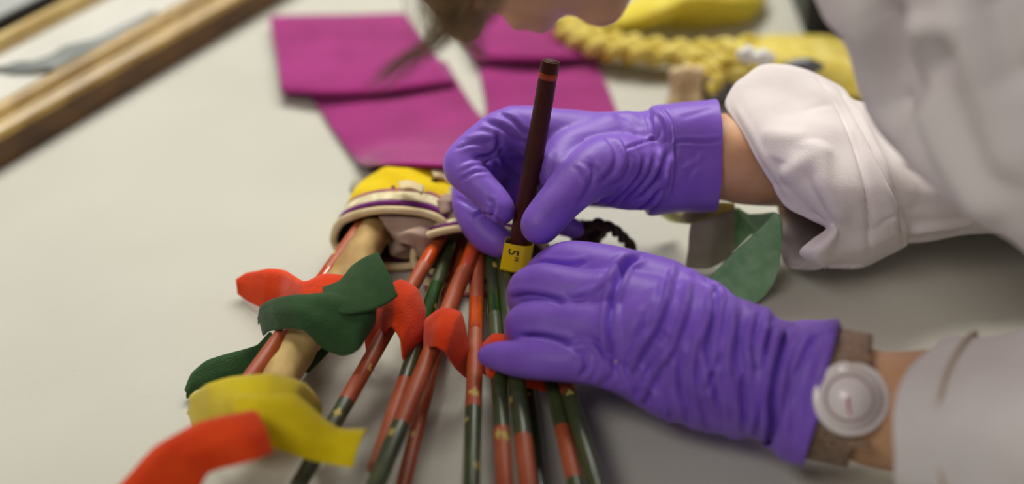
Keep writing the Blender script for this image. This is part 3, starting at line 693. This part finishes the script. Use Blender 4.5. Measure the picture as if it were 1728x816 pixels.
# head frame
CH = Q(1045, 35, .715)                       # chin
Uh = unit(arr(-.93, .20, .30)); Fh = arr(-.30, -.10, -.94); Fh = unit(Fh - Uh * np.dot(Fh, Uh)); Sh = np.cross(Uh, Fh)
def hd(up, fwd, sd=0): return CH + Uh * up + Fh * fwd + Sh * sd
body_chains = [[(p, r * (.72 if i in (0, 1, 2, 3, 4, 10, 11, 12, 13, 14) else .58)) for p, r in ch] for i, ch in enumerate(far_chains(0) + near_chains)]
wR, wL = Q(1300, 268, .842), Q(1440, 672, .700)
body_chains += [
    [(Q(1120, 264, .833), .023), (Q(1225, 265, .838), .0262), (Q(1300, 268, .844), .0285), (wR * .4 + elbR * .6 - np.array([0, -.006, .008]), .024), (elbR, .030), ((elbR + shR) / 2, .038), (shR, .044)],
    [(Q(1340, 655, .705), .0235), (Q(1385, 663, .703), .0262), (wL, .0268), (Q(1530, 695, .69), .030), (wL * .3 + elbL * .7, .038), (elbL, .034), ((elbL + shL) / 2, .038), (shL, .040)],
    [(shL, .040), (neckb + arr(0, 0, -.06), .060), (shR, .044)],
    [(neckb + arr(.02, 0, -.07), .062), (neckb * .6 + hip * .4 + arr(0, -.05, 0), .11), (hip + arr(0, -.05, 0), .12)],
    [(neckb + arr(.02, .02, -.07), .062), (neckb * .6 + hip * .4 + arr(0, .05, 0), .11), (hip + arr(0, .05, 0), .12)],
    [(neckb + arr(0, 0, -.02), .06), (hd(.02, -.11), .055), (hd(.09, -.09), .055)],
    [(hip + arr(0, -.08, 0), .09), (arr(.88, .68, -.35), .06), (arr(.86, .66, -.74), .042)],
    [(hip + arr(0, .08, 0), .09), (arr(.92, .90, -.35), .06), (arr(.94, .92, -.74), .042)],
    # skull, jaw, chin, nose, lips, brows, ears
    [(hd(.10, -.075), .066), (hd(.15, -.08), .075), (hd(.165, -.10), .072)],
    [(hd(.145, -.04), .060), (hd(.09, -.03), .052), (hd(.05, -.03), .044)],
    [(hd(.015, -.014), .016), (hd(.03, -.03), .035), (hd(.06, -.06, .03), .034), (hd(.08, -.09, .05), .022)],
    [(hd(.03, -.03), .035), (hd(.06, -.06, -.03), .034), (hd(.08, -.09, -.05), .022)],
    [(hd(.012, -.010, -.008), .0135), (hd(.012, -.008, .008), .0135)],
    [(hd(.118, .010), .009), (hd(.09, .020), .010), (hd(.073, .030), .0115)],
    [(hd(.072, .016, -.011), .008), (hd(.072, .016, .011), .008)],
    [(hd(.046, .010, -.018), .0045), (hd(.048, .018), .0068), (hd(.046, .010, .018), .0045)],
    [(hd(.037, .008, -.016), .0045), (hd(.036, .015), .0072), (hd(.037, .008, .016), .0045)],
    [(hd(.122, .004, .014), .010), (hd(.125, .0, .04), .010)], [(hd(.122, .004, -.014), .010), (hd(.125, .0, -.04), .010)],
    [(hd(.108, -.004, .030), .012), (hd(.109, -.004, .032), .012)], [(hd(.108, -.004, -.030), .012), (hd(.109, -.004, -.032), .012)],
    [(hd(.085, -.09, .074), .006), (hd(.115, -.095, .080), .012)], [(hd(.085, -.09, -.074), .006), (hd(.115, -.095, -.080), .012)],
]
body = organic('body', body_chains, .0042, M['skin'], person, 5)
# --- gloves
gf = organic('glove', far_chains(1)[0:], .00135, M['glove'], person, 12, .5, 22)
def cut(o, p, n):
    bm = bmesh.new(); bm.from_mesh(o.data)
    bmesh.ops.bisect_plane(bm, geom=bm.verts[:] + bm.edges[:] + bm.faces[:], plane_co=Vector(p), plane_no=Vector(n), clear_outer=True)
    bm.to_mesh(o.data); bm.free(); o.data.polygons.foreach_set('use_smooth', [True] * len(o.data.polygons))
C1 = lambda pts: px(2.148, 740, 80, pts)
mm = .001
far_lines = [
    (C1([(130, 400), (185, 388), (215, 350), (212, 300)]), -1.6 * mm, 1.3 * mm),
    (C1([(150, 262), (230, 290), (280, 330), (315, 350)]), -1.3 * mm, 1.5 * mm),
    (C1([(190, 232), (260, 262), (300, 300), (335, 318)]), -.9 * mm, 1.4 * mm),
    (C1([(215, 330), (230, 400), (260, 450), (300, 480)]), -1.4 * mm, 1.8 * mm),
    (C1([(90, 330), (150, 320), (200, 322)]), .7 * mm, 1.6 * mm),
    (C1([(60, 372), (120, 350), (185, 350)]), -.7 * mm, 1.1 * mm),
    (C1([(80, 480), (130, 455), (190, 450)]), -.6 * mm, 1.1 * mm),
    (C1([(70, 440), (130, 420), (190, 425)]), .5 * mm, 1.1 * mm),
    (C1([(180, 545), (200, 575), (195, 620)]), -1.0 * mm, 1.2 * mm),
    (C1([(120, 620), (160, 600), (200, 612), (235, 640)]), -1.2 * mm, 1.2 * mm),
    (C1([(60, 540), (110, 570), (150, 600)]), -.6 * mm, 1.2 * mm),
    (C1([(600, 320), (640, 370), (630, 440), (570, 500)]), -.9 * mm, 1.5 * mm),
    (C1([(640, 320), (668, 380), (655, 450), (600, 500)]), .8 * mm, 1.4 * mm),
    (C1([(668, 350), (690, 410), (670, 470), (620, 510)]), -1.0 * mm, 1.3 * mm),
    (C1([(700, 350), (720, 420), (700, 480), (640, 530)]), .7 * mm, 1.3 * mm),
    (C1([(545, 410), (560, 460), (540, 520), (500, 580)]), -1.0 * mm, 1.8 * mm),
    (C1([(400, 380), (385, 430), (395, 490)]), .7 * mm, 2.2 * mm),
    (C1([(500, 420), (530, 450), (548, 490)]), .5 * mm, 1.3 * mm),
    (C1([(765, 225), (815, 262), (832, 320), (828, 350)]), -1.8 * mm, 1.5 * mm),
    (C1([(745, 240), (770, 290), (770, 350)]), .8 * mm, 1.4 * mm),
    (C1([(670, 368), (740, 345), (790, 335)]), -.8 * mm, 1.0 * mm),
    (C1([(830, 370), (810, 440), (760, 510), (700, 560)]), -2.0 * mm, 1.8 * mm),
    (C1([(780, 400), (760, 460), (700, 530), (640, 590)]), -1.4 * mm, 1.8 * mm),
    (C1([(740, 400), (725, 460), (660, 530), (590, 580)]), -1.2 * mm, 1.8 * mm),
    (C1([(830, 450), (805, 520), (770, 570)]), 1.4 * mm, 1.8 * mm),
    (C1([(690, 500), (640, 540), (560, 560)]), .9 * mm, 1.8 * mm),
    (C1([(820, 500), (760, 560), (700, 590)]), -1.4 * mm, 1.5 * mm),
    (C1([(640, 250), (690, 260), (740, 300)]), -.4 * mm, 2.2 * mm),
]
axf = Q(1225, 266, .838) - Q(960, 250, .826)
ruck(gf, axf, Q(1010, 262, .826), lambda s_: np.clip(s_ / .04, 0, 1), .0009, 80, 4.0)
crease(gf, [(l, a * 1.5, w_) for l, a, w_ in far_lines])
V = get_v(gf.data).copy(); set_v(gf.data, wob(V, .0006, 60))
cutp = Q(1118, 262, .834)
cut(gf, cutp, Q(1300, 268, .842) - cutp)
solid(gf, .0006, 0)
# turned cuff: wide flattened sleeve of the same nitrile
def ringf(tp, bt, d, depth, lean=0, mid=None, n=7):
    """closed ring: front arc from top to bottom bulging to the camera, back arc behind"""
    a, b = Q(*tp, d), Q(*bt, d); out = []
    ux = (a + b) / 2; h = (a - b) / 2
    for i in range(16):
        q = 2 * math.pi * i / 16; co, si = math.cos(q), math.sin(q)
        e = .72
        co = math.copysign(abs(co) ** e, co); si = math.copysign(abs(si) ** e, si)
        out.append(ux + h * co - FW * depth * si + np.array([lean * abs(si), 0, 0]))
    return out
cuff = loft('cuff', [ringf((1094, 190), (1092, 352), .834, .026), ringf((1102, 180), (1096, 362), .835, .028), ringf((1130, 177), (1120, 360), .836, .029), ringf((1170, 173), (1165, 358), .837, .029), ringf((1203, 169), (1200, 356), .838, .029), ringf((1208, 170), (1205, 355), .838, .029)], M['glove'], gf, 160, 12, thick=.0007, disp=lambda V: wob(V, .0010, 45))
C2 = px
crease(cuff, [
    (C1([(835, 345), (900, 340), (970, 343), (1030, 335)]), -.9 * mm, .9 * mm),
    (C1([(770, 215), (820, 262), (838, 330), (830, 400), (812, 480), (790, 590)]), 1.2 * mm, 1.6 * mm),
    (C1([(800, 210), (838, 262), (852, 330)]), -.9 * mm, 1.1 * mm),
    (C1([(860, 350), (830, 440), (800, 520), (770, 600)]), -1.2 * mm, 1.6 * mm),
    (C1([(940, 400), (900, 480), (870, 560)]), -.5 * mm, 1.6 * mm),
    (C1([(880, 440), (930, 420), (960, 380)]), .4 * mm, 1.6 * mm),
    (C1([(870, 260), (940, 240), (1000, 220)]), -.3 * mm, 1.6 * mm)])

gn = organic('glove', near_chains, .00135, M['glove'], person, 12, .5, 22)
C2_ = lambda pts: px(1.871, 780, 380, pts)
near_lines = [
    (C2_([(580, 88), (520, 130), (482, 200), (466, 300), (478, 400), (500, 500)]), -1.9 * mm, 1.8 * mm),
    (C2_([(560, 80), (500, 120), (455, 170), (380, 215), (320, 240)]), 1.0 * mm, 2.0 * mm),
    (C2_([(440, 170), (380, 220), (330, 235)]), -.9 * mm, 1.8 * mm),
    (C2_([(668, 128), (645, 230), (612, 310), (560, 400), (530, 470)]), 1.7 * mm, 1.9 * mm),
    (C2_([(722, 165), (700, 270), (660, 380), (600, 490), (560, 570)]), 1.5 * mm, 1.9 * mm),
    (C2_([(765, 165), (800, 210), (792, 300), (775, 390), (795, 500), (830, 640)]), -1.8 * mm, 1.7 * mm),
    (C2_([(860, 215), (850, 330), (840, 430), (865, 560), (880, 660)]), 1.4 * mm, 1.7 * mm),
    (C2_([(895, 225), (880, 330), (880, 440), (900, 560)]), -1.0 * mm, 1.5 * mm),
    (C2_([(935, 235), (905, 360), (912, 470), (905, 620)]), 1.5 * mm, 1.7 * mm),
    (C2_([(972, 260), (945, 370), (935, 480), (915, 640), (900, 690)]), 1.5 * mm, 1.7 * mm),
    (C2_([(1010, 280), (985, 380), (960, 500), (950, 640), (960, 700)]), 1.6 * mm, 1.8 * mm),
    (C2_([(1060, 300), (1020, 380), (985, 480), (985, 600), (1010, 720)]), -1.4 * mm, 2.0 * mm),
    (C2_([(1100, 300), (1050, 380), (1010, 480), (1005, 600), (1030, 720)]), 1.4 * mm, 2.0 * mm),
    (C2_([(690, 390), (685, 480), (700, 560), (725, 655)]), -1.3 * mm, 1.6 * mm),
    (C2_([(745, 330), (725, 440), (740, 560), (765, 655)]), 1.2 * mm, 1.7 * mm),
    (C2_([(640, 430), (600, 510), (560, 580)]), -1.1 * mm, 1.5 * mm),
    (C2_([(560, 430), (600, 520), (630, 610)]), 1.0 * mm, 1.7 * mm),
    (C2_([(500, 420), (540, 490), (560, 560)]), -1.0 * mm, 1.7 * mm),
    (C2_([(640, 500), (650, 570), (670, 640)]), -.9 * mm, 1.5 * mm),
    (C2_([(350, 385), (385, 405), (395, 440), (375, 480)]), -1.2 * mm, 1.5 * mm),
    (C2_([(385, 365), (425, 400), (440, 450), (420, 500)]), 1.0 * mm, 1.5 * mm),
    (C2_([(410, 350), (455, 400), (475, 450), (455, 510)]), -1.1 * mm, 1.5 * mm),
    (C2_([(80, 330), (60, 360), (62, 400)]), -.2 * mm, 1.2 * mm),
    (C2_([(180, 350), (240, 352), (300, 362), (350, 378)]), -1.6 * mm, 2.0 * mm),
    (C2_([(150, 235), (200, 222), (260, 228), (330, 250)]), -1.3 * mm, 1.9 * mm),
    (C2_([(225, 112), (290, 125), (350, 128), (400, 115)]), -.8 * mm, 1.5 * mm),
    (C2_([(820, 400), (790, 480), (760, 540)]), -.8 * mm, 1.5 * mm),
    (C2_([(590, 250), (570, 320), (540, 370)]), -.8 * mm, 2.4 * mm),
    (C2_([(560, 300), (640, 360), (690, 440)]), -.5 * mm, 2.4 * mm),
]
axn = Q(1440, 672, .700) - Q(1040, 540, .735)
ruck(gn, axn, Q(1040, 540, .735), lambda s_: np.clip(s_ / .05, 0, 1) ** 1.0, .0016, 90, 2.0)
crease(gn, [(l, a * 2.3, w_ * .95) for l, a, w_ in near_lines])
V = get_v(gn.data).copy(); set_v(gn.data, wob(V, .0008, 50))
cutp = Q(1350, 655, .704)
cut(gn, cutp, unit(Q(1440, 672, .700) - cutp) + np.array([0, -.05, 0]))
solid(gn, .0006, 0)
cn = loft('cuff', [ringf((1318, 545), (1290, 752), .706, .027), ringf((1345, 548), (1318, 765), .705, .029), ringf((1378, 541), (1332, 772), .704, .031, -.002), ringf((1408, 540), (1348, 776), .703, .032, -.006), ringf((1418, 548), (1356, 777), .703, .031, -.008)], M['glove'], gn, 160, 12, thick=.0008, disp=lambda V: wob(V, .0016, 40))
ruck(cn, axn, Q(1300, 650, .706), lambda s_: s_ * 0 + 1, .0013, 80, 1.0)
crease(cn, [
    (C2_([(1120, 300), (1070, 400), (1035, 500), (1020, 600), (1030, 700)]), 1.6 * mm, 2.4 * mm),
    (C2_([(1180, 300), (1120, 370), (1080, 440), (1055, 540), (1050, 640)]), 1.2 * mm, 1.8 * mm),
    (C2_([(1150, 305), (1095, 390), (1060, 470), (1038, 560)]), -1.5 * mm, 1.8 * mm)])

# --- watch on the left wrist: a thing of its own
wc = Q(1411, 661, .700) - FW * .030
wa = unit(Q(1560, 700, .69) - Q(1340, 655, .705))          # along the forearm
wn = unit(-FW * .96 + np.array([-.05, 0, .20])); wn = unit(wn - wa * np.dot(wn, wa) * .6)
wa2 = unit(wa - wn * np.dot(wa, wn)); ws = np.cross(wn, wa2)
watch = thing('wristwatch', wc, 'round white wristwatch on bronze mesh strap at the bare wrist', 'watch')
def disc(name, c, r, z0, z1, m, parent, seg=64, r1=None):
    return cyl(name, c + wn * z0, c + wn * z1, r, r1 or r, m, parent, seg, 3)
RWc = .0177
bevel(disc('case', wc, RWc, -.0035, .0028, M['dial'], watch), .0012, 3)
disc('dial', wc, RWc * .86, .0028, .0031, M['dial'], watch)
def annulus(name, c, r0, r1, z, m, parent, seg=64):
    V, F = [], []
    for j in range(seg):
        q = 2 * math.pi * j / seg; dr = wa2 * math.cos(q) + ws * math.sin(q)
        V += [c + dr * r0 + wn * z, c + dr * r1 + wn * z]
    for j in range(seg): F.append((2 * j, 2 * j + 1, (2 * j + 3) % (2 * seg), (2 * j + 2) % (2 * seg)))
    o = mesh_obj(name, V, F, m, parent); return solid(o, .0003, 1)
annulus('chapter_ring', wc - wa2 * .001, RWc * .58, RWc * .65, .0033, M['ringm'], watch)
def wbox(name, c, l, wd, t, ang, m, parent):
    x = wa2 * math.cos(ang) + ws * math.sin(ang); y = np.cross(wn, x); V = []
    for z in (0, t):
        for p in ((-1, -1), (1, -1), (1, 1), (-1, 1)): V.append(c + x * l * p[0] + y * wd * p[1] + wn * z)
    o = mesh_obj(name, V, [(0, 1, 2, 3), (4, 5, 6, 7), (0, 1, 5, 4), (1, 2, 6, 5), (2, 3, 7, 6), (3, 0, 4, 7)], m, parent, smooth=False); return o
up_ = UP - wn * np.dot(UP, wn); up_ = unit(up_); ang0 = math.atan2(np.dot(up_, ws), np.dot(up_, wa2))
hc = wc - wa2 * .0015
wbox('hour_hand', hc + wn * .0036 - up_ * .0022, .0026, .0005, .0003, ang0, M['pink'], watch)
wbox('minute_hand', hc + wn * .0040 - up_ * .0040, .0040, .0004, .0003, ang0 + .15, M['pink'], watch)
bevel(wbox('lug', wc - up_ * .0205 + wa2 * .003 + wn * .0005, .0020, .0055, .004, ang0, M['rose'], watch), .0008)
bevel(wbox('lug', wc + up_ * .0195 + wa2 * .004 + wn * .0005, .0020, .0055, .004, ang0, M['rose'], watch), .0008)
# strap ring round the forearm
fcn = Q(1413, 668, .701)
sr = []
for off in (-.0105, 0, .0105):
    rg = []
    for i in range(24):
        q = 2 * math.pi * i / 24
        rg.append(fcn + wa2 * off + unit(up_ - wa2 * np.dot(up_, wa2)) * math.cos(q) * .0325 + unit(wn) * math.sin(q) * .0300)
    sr.append(rg)
loft('mesh_strap', sr, M['mesh_m'], watch, 96, 3, thick=.0018)

# --- white coat
coat = loft('lab_coat', [
    [arr(.22, .60, .36), arr(.26, .56, .30), arr(.30, .62, .25), arr(.33, .74, .22), arr(.36, .86, .26), arr(.38, .94, .32), arr(.36, .90, .40), arr(.31, .82, .43), arr(.28, .72, .44), arr(.25, .64, .42)],
    [arr(.36, .58, .36), arr(.38, .56, .28), arr(.40, .62, .20), arr(.42, .76, .18), arr(.44, .92, .22), arr(.46, .97, .30), arr(.46, .94, .40), arr(.45, .84, .45), arr(.43, .73, .46), arr(.40, .63, .44)],
    [arr(.64, .63, .22), arr(.63, .62, .14), arr(.62, .66, .06), arr(.62, .79, .04), arr(.63, .93, .08), arr(.66, .97, .14), arr(.70, .95, .24), arr(.71, .87, .30), arr(.70, .76, .31), arr(.68, .68, .28)],
    [arr(.72, .62, .02), arr(.70, .63, -.02), arr(.69, .67, -.06), arr(.69, .80, -.08), arr(.71, .93, -.06), arr(.77, .98, -.02), arr(.93, .96, .04), arr(.99, .88, .08), arr(.98, .76, .08), arr(.88, .64, .06)],
    [arr(.74, .58, -.40), arr(.72, .60, -.41), arr(.70, .66, -.42), arr(.70, .80, -.42), arr(.72, .96, -.42), arr(.80, 1.02, -.41), arr(.96, 1.0, -.40), arr(1.03, .90, -.39), arr(1.02, .74, -.39), arr(.90, .60, -.39)]],
    M['coat'], person, 120, 14, thick=.002, disp=lambda V: wob(V, .012, 9))
organic('coat_yoke', [
    [(shL + arr(.01, 0, -.01), .066), (neckb + arr(.03, 0, -.065), .078), (shR + arr(.01, 0, -.01), .068)],
    [(neckb + arr(.05, 0, -.07), .084), (neckb * .6 + hip * .4 + arr(0, -.05, 0), .126), (hip + arr(0, -.05, 0), .136)],
    [(neckb + arr(.05, .02, -.07), .084), (neckb * .6 + hip * .4 + arr(0, .05, 0), .126), (hip + arr(0, .05, 0), .136)],
    [(shL, .060), ((shL * .5 + elbL * .5), .052), (elbL, .046), (elbL * .7 + Q(1440, 672, .700) * .3, .042)],
    [(shR, .060), ((shR + elbR) / 2, .048), (elbR + arr(.01, 0, .01), .038)]][0:],
    .005, M['coat'], coat, 8)
# far sleeve with turned-back end
def ring_front(front, back_d, shift=0, lean=(0, 0)):
    """front points (u,v,d) top to bottom, then a back run behind them"""
    F_ = [Q(*p) for p in front]; (u0, v0, d0), (u1, v1, d1) = front[0], front[-1]
    Bk = []
    for t in (.85, .5, .15):
        u, v, d = u0 * (1 - t) + u1 * t, v0 * (1 - t) + v1 * t, (d0 + d1) / 2 + back_d
        Bk.append(Q(u + lean[0], v + lean[1], d))
    return F_ + Bk
sl = loft('sleeve', [
    [Q(*p) for p in ((1262, 128, .850), (1222, 174, .835), (1258, 225, .815), (1292, 292, .806), (1327, 346, .808), (1362, 369, .808), (1398, 385, .806), (1372, 402, .806), (1352, 420, .810), (1362, 436, .820), (1345, 450, .845), (1322, 438, .858), (1316, 385, .862), (1300, 260, .880), (1280, 160, .875))],
    [Q(*p) for p in ((1282, 111, .850), (1262, 160, .830), (1290, 220, .808), (1325, 290, .798), (1358, 345, .802), (1388, 368, .802), (1412, 388, .798), (1395, 410, .798), (1380, 428, .803), (1388, 441, .815), (1378, 450, .845), (1350, 438, .858), (1335, 385, .862), (1320, 260, .880), (1300, 150, .875))],
    ring_front([(1320, 112, .852), (1322, 170, .826), (1345, 230, .800), (1370, 300, .790), (1398, 350, .792), (1412, 385, .800), (1408, 425, .815), (1400, 448, .846)], .05),
    ring_front([(1362, 120, .853), (1385, 180, .825), (1405, 240, .800), (1425, 310, .790), (1440, 360, .796), (1448, 395, .806), (1452, 425, .818), (1452, 447, .846)], .05),
    ring_front([(1395, 138, .854), (1428, 190, .826), (1450, 250, .803), (1472, 310, .795), (1488, 355, .800), (1494, 385, .808), (1500, 410, .820), (1496, 428, .846)], .05),
    ring_front([(1420, 152, .855), (1455, 200, .828), (1480, 255, .806), (1502, 315, .798), (1514, 350, .803), (1520, 378, .810), (1525, 400, .822), (1524, 412, .846)], .05),
    ring_front([(1432, 166, .857), (1466, 210, .836), (1494, 262, .816), (1514, 315, .810), (1524, 348, .813), (1529, 374, .820), (1533, 392, .830), (1534, 404, .848)], .045),
    ring_front([(1470, 170, .862), (1510, 220, .838), (1540, 270, .818), (1560, 320, .812), (1568, 350, .815), (1572, 372, .822), (1576, 390, .832), (1580, 402, .850)], .045),
    ring_front([(1600, 140, .870), (1630, 200, .842), (1645, 260, .822), (1655, 310, .816), (1662, 340, .818), (1666, 362, .826), (1668, 378, .836), (1670, 388, .855)], .05),
    ring_front([(1800, 100, .880), (1810, 170, .840), (1815, 240, .820), (1820, 290, .815), (1820, 325, .818), (1820, 350, .826), (1820, 372, .840), (1820, 385, .862)], .06),
    ring_front([(2040, -60, .88), (2020, 60, .83), (2000, 160, .80), (1990, 230, .80), (1990, 270, .81), (1990, 310, .83), (2000, 340, .85), (2010, 350, .88)], .07),
    [shR + p for p in (arr(-.07, 0, 0), arr(-.055, -.045, -.02), arr(-.03, -.07, -.02), arr(.0, -.08, 0), arr(.03, -.07, .02), arr(.05, -.05, .02), arr(.065, -.02, .02), arr(.07, 0, .02), arr(.06, .04, .02), arr(0, .07, 0), arr(-.06, .04, -.02))]],
    M['coat'], coat, 220, 10, thick=.0018, disp=lambda V: wob(V, .0022, 40))
C7 = lambda pts: px(1.7735, 920, 0, pts)
crease(sl, [
    (C7([(800, 222), (860, 290), (905, 380), (940, 480), (965, 600), (968, 700), (966, 800)]), -3.5 * mm, 1.8 * mm),
    (C7([(875, 265), (920, 330), (975, 430), (1020, 520), (1055, 620), (1068, 690), (1070, 760)]), -4 * mm, 2.0 * mm),
    (C7([(780, 420), (790, 460), (750, 505), (700, 540)]), 2.5 * mm, 5 * mm),
    (C7([(830, 420), (825, 500), (840, 590), (875, 690)]), 3.5 * mm, 5.5 * mm),
    (C7([(775, 500), (800, 560), (840, 620), (880, 690)]), -3 * mm, 4 * mm),
    (C7([(640, 400), (720, 408), (790, 412)]), 1.4 * mm, 5 * mm),
    (C7([(700, 470), (690, 520), (700, 570)]), -1.6 * mm, 5 * mm),
    (C7([(560, 300), (620, 400), (680, 510), (740, 600)]), 1.0 * mm, 2 * mm),
    (C7([(1075, 685), (1180, 670), (1300, 650)]), 4 * mm, 3 * mm),
    (C7([(1080, 705), (1180, 690), (1300, 675)]), -4.5 * mm, 3 * mm),
    (C7([(1110, 480), (1130, 560), (1130, 640)]), -3 * mm, 7 * mm),
    (C7([(975, 700), (1015, 660), (1060, 640)]), -1.2 * mm, 1.6 * mm),
    (C7([(760, 340), (820, 320), (860, 315)]), -.7 * mm, 2 * mm)], False)
# frayed threads on the hem
fz = []
for i in range(46):
    u = 1360 + i * 2.1; v = 428 + 18 * min(1, i / 10) + random.uniform(-1, 2); a = Q(u, v, .822); b = Q(u + random.uniform(-2, 2), v + random.uniform(3, 7), .823)
    fz.append(tube_data([a, b], [.0003, .0002], 5, 2, False))
fo = mesh_obj('frayed_hem', *merge(fz), M['coat'], sl); 
# near sleeve: shoulder to elbow, then forearm to its hem
us = loft('sleeve', [
    ring_front([(1500, -520, .66), (1620, -560, .60), (1750, -580, .58), (1880, -570, .60), (2000, -540, .66)], .10),
    ring_front([(1330, -210, .66), (1440, -230, .60), (1600, -280, .565), (1780, -300, .58), (1960, -300, .65)], .10),
    ring_front([(1402, -8, .665), (1470, -30, .62), (1620, -80, .58), (1820, -120, .585), (2020, -170, .65)], .08),
    ring_front([(1452, 80, .665), (1515, 55, .615), (1680, 0, .575), (1870, -40, .58), (2060, -100, .64)], .08),
    ring_front([(1490, 196, .665), (1570, 150, .61), (1730, 90, .565), (1930, 50, .57), (2110, -20, .63)], .08),
    ring_front([(1594, 300, .655), (1670, 250, .60), (1830, 190, .56), (2000, 140, .56), (2180, 80, .62)], .08),
    ring_front([(1674, 392, .645), (1770, 350, .59), (1920, 290, .55), (2090, 230, .55), (2260, 160, .61)], .08),
    ring_front([(1800, 500, .635), (1900, 470, .58), (2060, 400, .54), (2220, 330, .54), (2380, 260, .60)], .08),
    ring_front([(2020, 680, .62), (2150, 660, .56), (2280, 600, .53), (2400, 520, .53), (2500, 430, .59)], .08)],
    M['coat'], coat, 160, 10, thick=.002, disp=lambda V: wob(V, .010, 16))
crease(us, [
    ([(1450, -20), (1462, 60), (1472, 140), (1482, 190)], 4 * mm, 8 * mm),
    ([(1490, -20), (1500, 60), (1495, 120), (1488, 170), (1500, 240)], -20 * mm, 9 * mm),
    ([(1560, 10), (1568, 60), (1560, 110), (1545, 150)], 10 * mm, 10 * mm),
    ([(1590, 40), (1590, 80), (1565, 120), (1540, 150), (1540, 220), (1575, 280)], -15 * mm, 8 * mm),
    ([(1620, -20), (1660, 90), (1700, 200), (1740, 320)], 10 * mm, 14 * mm),
    ([(1560, 150), (1590, 210), (1640, 290), (1700, 370)], 12 * mm, 10 * mm),
    ([(1670, -20), (1700, 60), (1735, 160)], -13 * mm, 10 * mm),
    ([(1710, -20), (1740, 60), (1780, 160)], 8 * mm, 10 * mm)], False)
ns = loft('sleeve', [
    ring_front([(1590, 582, .668), (1536, 629, .645), (1509, 694, .632), (1506, 756, .630), (1518, 822, .636), (1570, 900, .660)], .055, lean=(10, 0)),
    ring_front([(1618, 571, .668), (1580, 620, .640), (1560, 690, .625), (1560, 760, .622), (1575, 835, .628), (1620, 915, .655)], .055),
    ring_front([(1680, 566, .665), (1660, 620, .632), (1650, 700, .615), (1655, 780, .612), (1670, 850, .620), (1700, 930, .650)], .055),
    ring_front([(1790, 552, .655), (1780, 620, .615), (1780, 700, .595), (1785, 790, .590), (1800, 870, .598), (1820, 960, .635)], .06),
    ring_front([(1980, 540, .640), (1980, 620, .590), (1990, 710, .565), (2000, 800, .560), (2010, 890, .568), (2020, 980, .610)], .07),
    ring_front([(2230, 520, .62), (2250, 600, .57), (2270, 700, .54), (2280, 800, .535), (2270, 900, .545), (2250, 990, .59)], .08)],
    M['coat'], coat, 120, 10, caps=(False, True), thick=.0022, disp=lambda V: wob(V, .005, 24))
hemr = ring_front([(1618, 571, .668), (1580, 620, .640), (1560, 690, .625), (1560, 760, .622), (1575, 835, .628), (1620, 915, .655)], .055)
hr = np.array(hemr); cc_ = hr.mean(0); hr = cc_ + (hr - cc_) * 1.07 + np.array([.006, 0, 0])
loft('hem_stitching', [hr, hr + np.array([.0022, 0, 0])], M['hem'], ns, 90, 2, thick=.0008)
# trousers and shoes below the coat
for s, ft_ in ((-1, arr(.86, .66, -.80)), (1, arr(.94, .92, -.80))):
    hp = hip + arr(0, .08 * s, 0); kn = arr(.88 if s < 0 else .92, .68 if s < 0 else .90, -.35)
    tube('trouser_leg', [hp + arr(0, 0, -.02), (hp + kn) / 2, kn, (kn + ft_) / 2, ft_ + arr(0, 0, .05)], [.10, .085, .07, .06, .056], M['trouser'], person, 24)
    tube('shoe', [ft_ + arr(.06, 0, .035), ft_ + arr(0, 0, .045), ft_ + arr(-.10, 0, .033), ft_ + arr(-.17, 0, .026)], [.032, .042, .032, .024], M['shoe'], person, 20)
# --- hair: cap and falling strands
hp_ = organic('hair', [[(hd(.125, -.115), .086), (hd(.168, -.105), .088), (hd(.195, -.080), .074)], [(hd(.195, -.05), .056), (hd(.185, -.03), .050)], [(hd(.09, -.13), .064), (hd(.14, -.15), .076)], [(hd(.03, -.15), .040), (hd(.09, -.16), .062)], [(hd(.17, -.03, -.045), .040), (hd(.135, -.055, -.074), .020), (hd(.10, -.07, -.082), .014)], [(hd(.17, -.03, .045), .040), (hd(.135, -.055, .074), .020), (hd(.10, -.07, .082), .014)]], .004, M['hair'], person, 6)
st_ = []
rr = random.Random(4)
sg = 1 if Sh[1] < 0 else -1
def root(): return hd(rr.uniform(.12, .19), rr.uniform(-.05, -.01), sg * rr.uniform(.055, .075))
def strand(p, r):
    p = [root()] + [q for q in p if True]
    st_.append(tube_data(p, [r * .7, r * .7, r * .65, r * .5, r * .2][:len(p)], 5, 5, False))
for i in range(190):
    a = rr.gauss(0, 1); b = rr.gauss(0, 1); k = rr.random()
    u0 = 765 + 26 * a; d0 = .610 + .012 * b
    if k < .55:
        e = (752 + 26 * a + 10 * b, 30 + 50 * rr.random())
        strand([Q(u0, -90, d0), Q(745 + 26 * a, -40, d0), Q(746 + 22 * a, 0, d0), Q(e[0], e[1], d0 + .004 * b)], .0007)
    elif k < .80:
        l = rr.random()
        strand([Q(790 + 16 * a, -60, d0), Q(768 + 12 * a, 10, d0), Q(735 + 14 * a - 10 * l, 70, d0), Q(690 - 70 * l + 16 * a, 95 + 60 * l + 6 * b, d0)], .0005)
    elif k < .92:
        strand([Q(770 + 20 * a, -40, d0), Q(778 + 14 * a, 40, d0), Q(790 + 10 * a, 75, d0), Q(812 + 14 * b, 98 + 6 * a, d0)], .0004)
    else:
        strand([Q(830 + 20 * a, -60, d0), Q(840 + 12 * a, -10, d0), Q(815 + 14 * a, 35, d0), Q(770 + 14 * a, 62, d0)], .0006)
mesh_obj('loose_strands', *merge(st_), M['hair'], hp_)
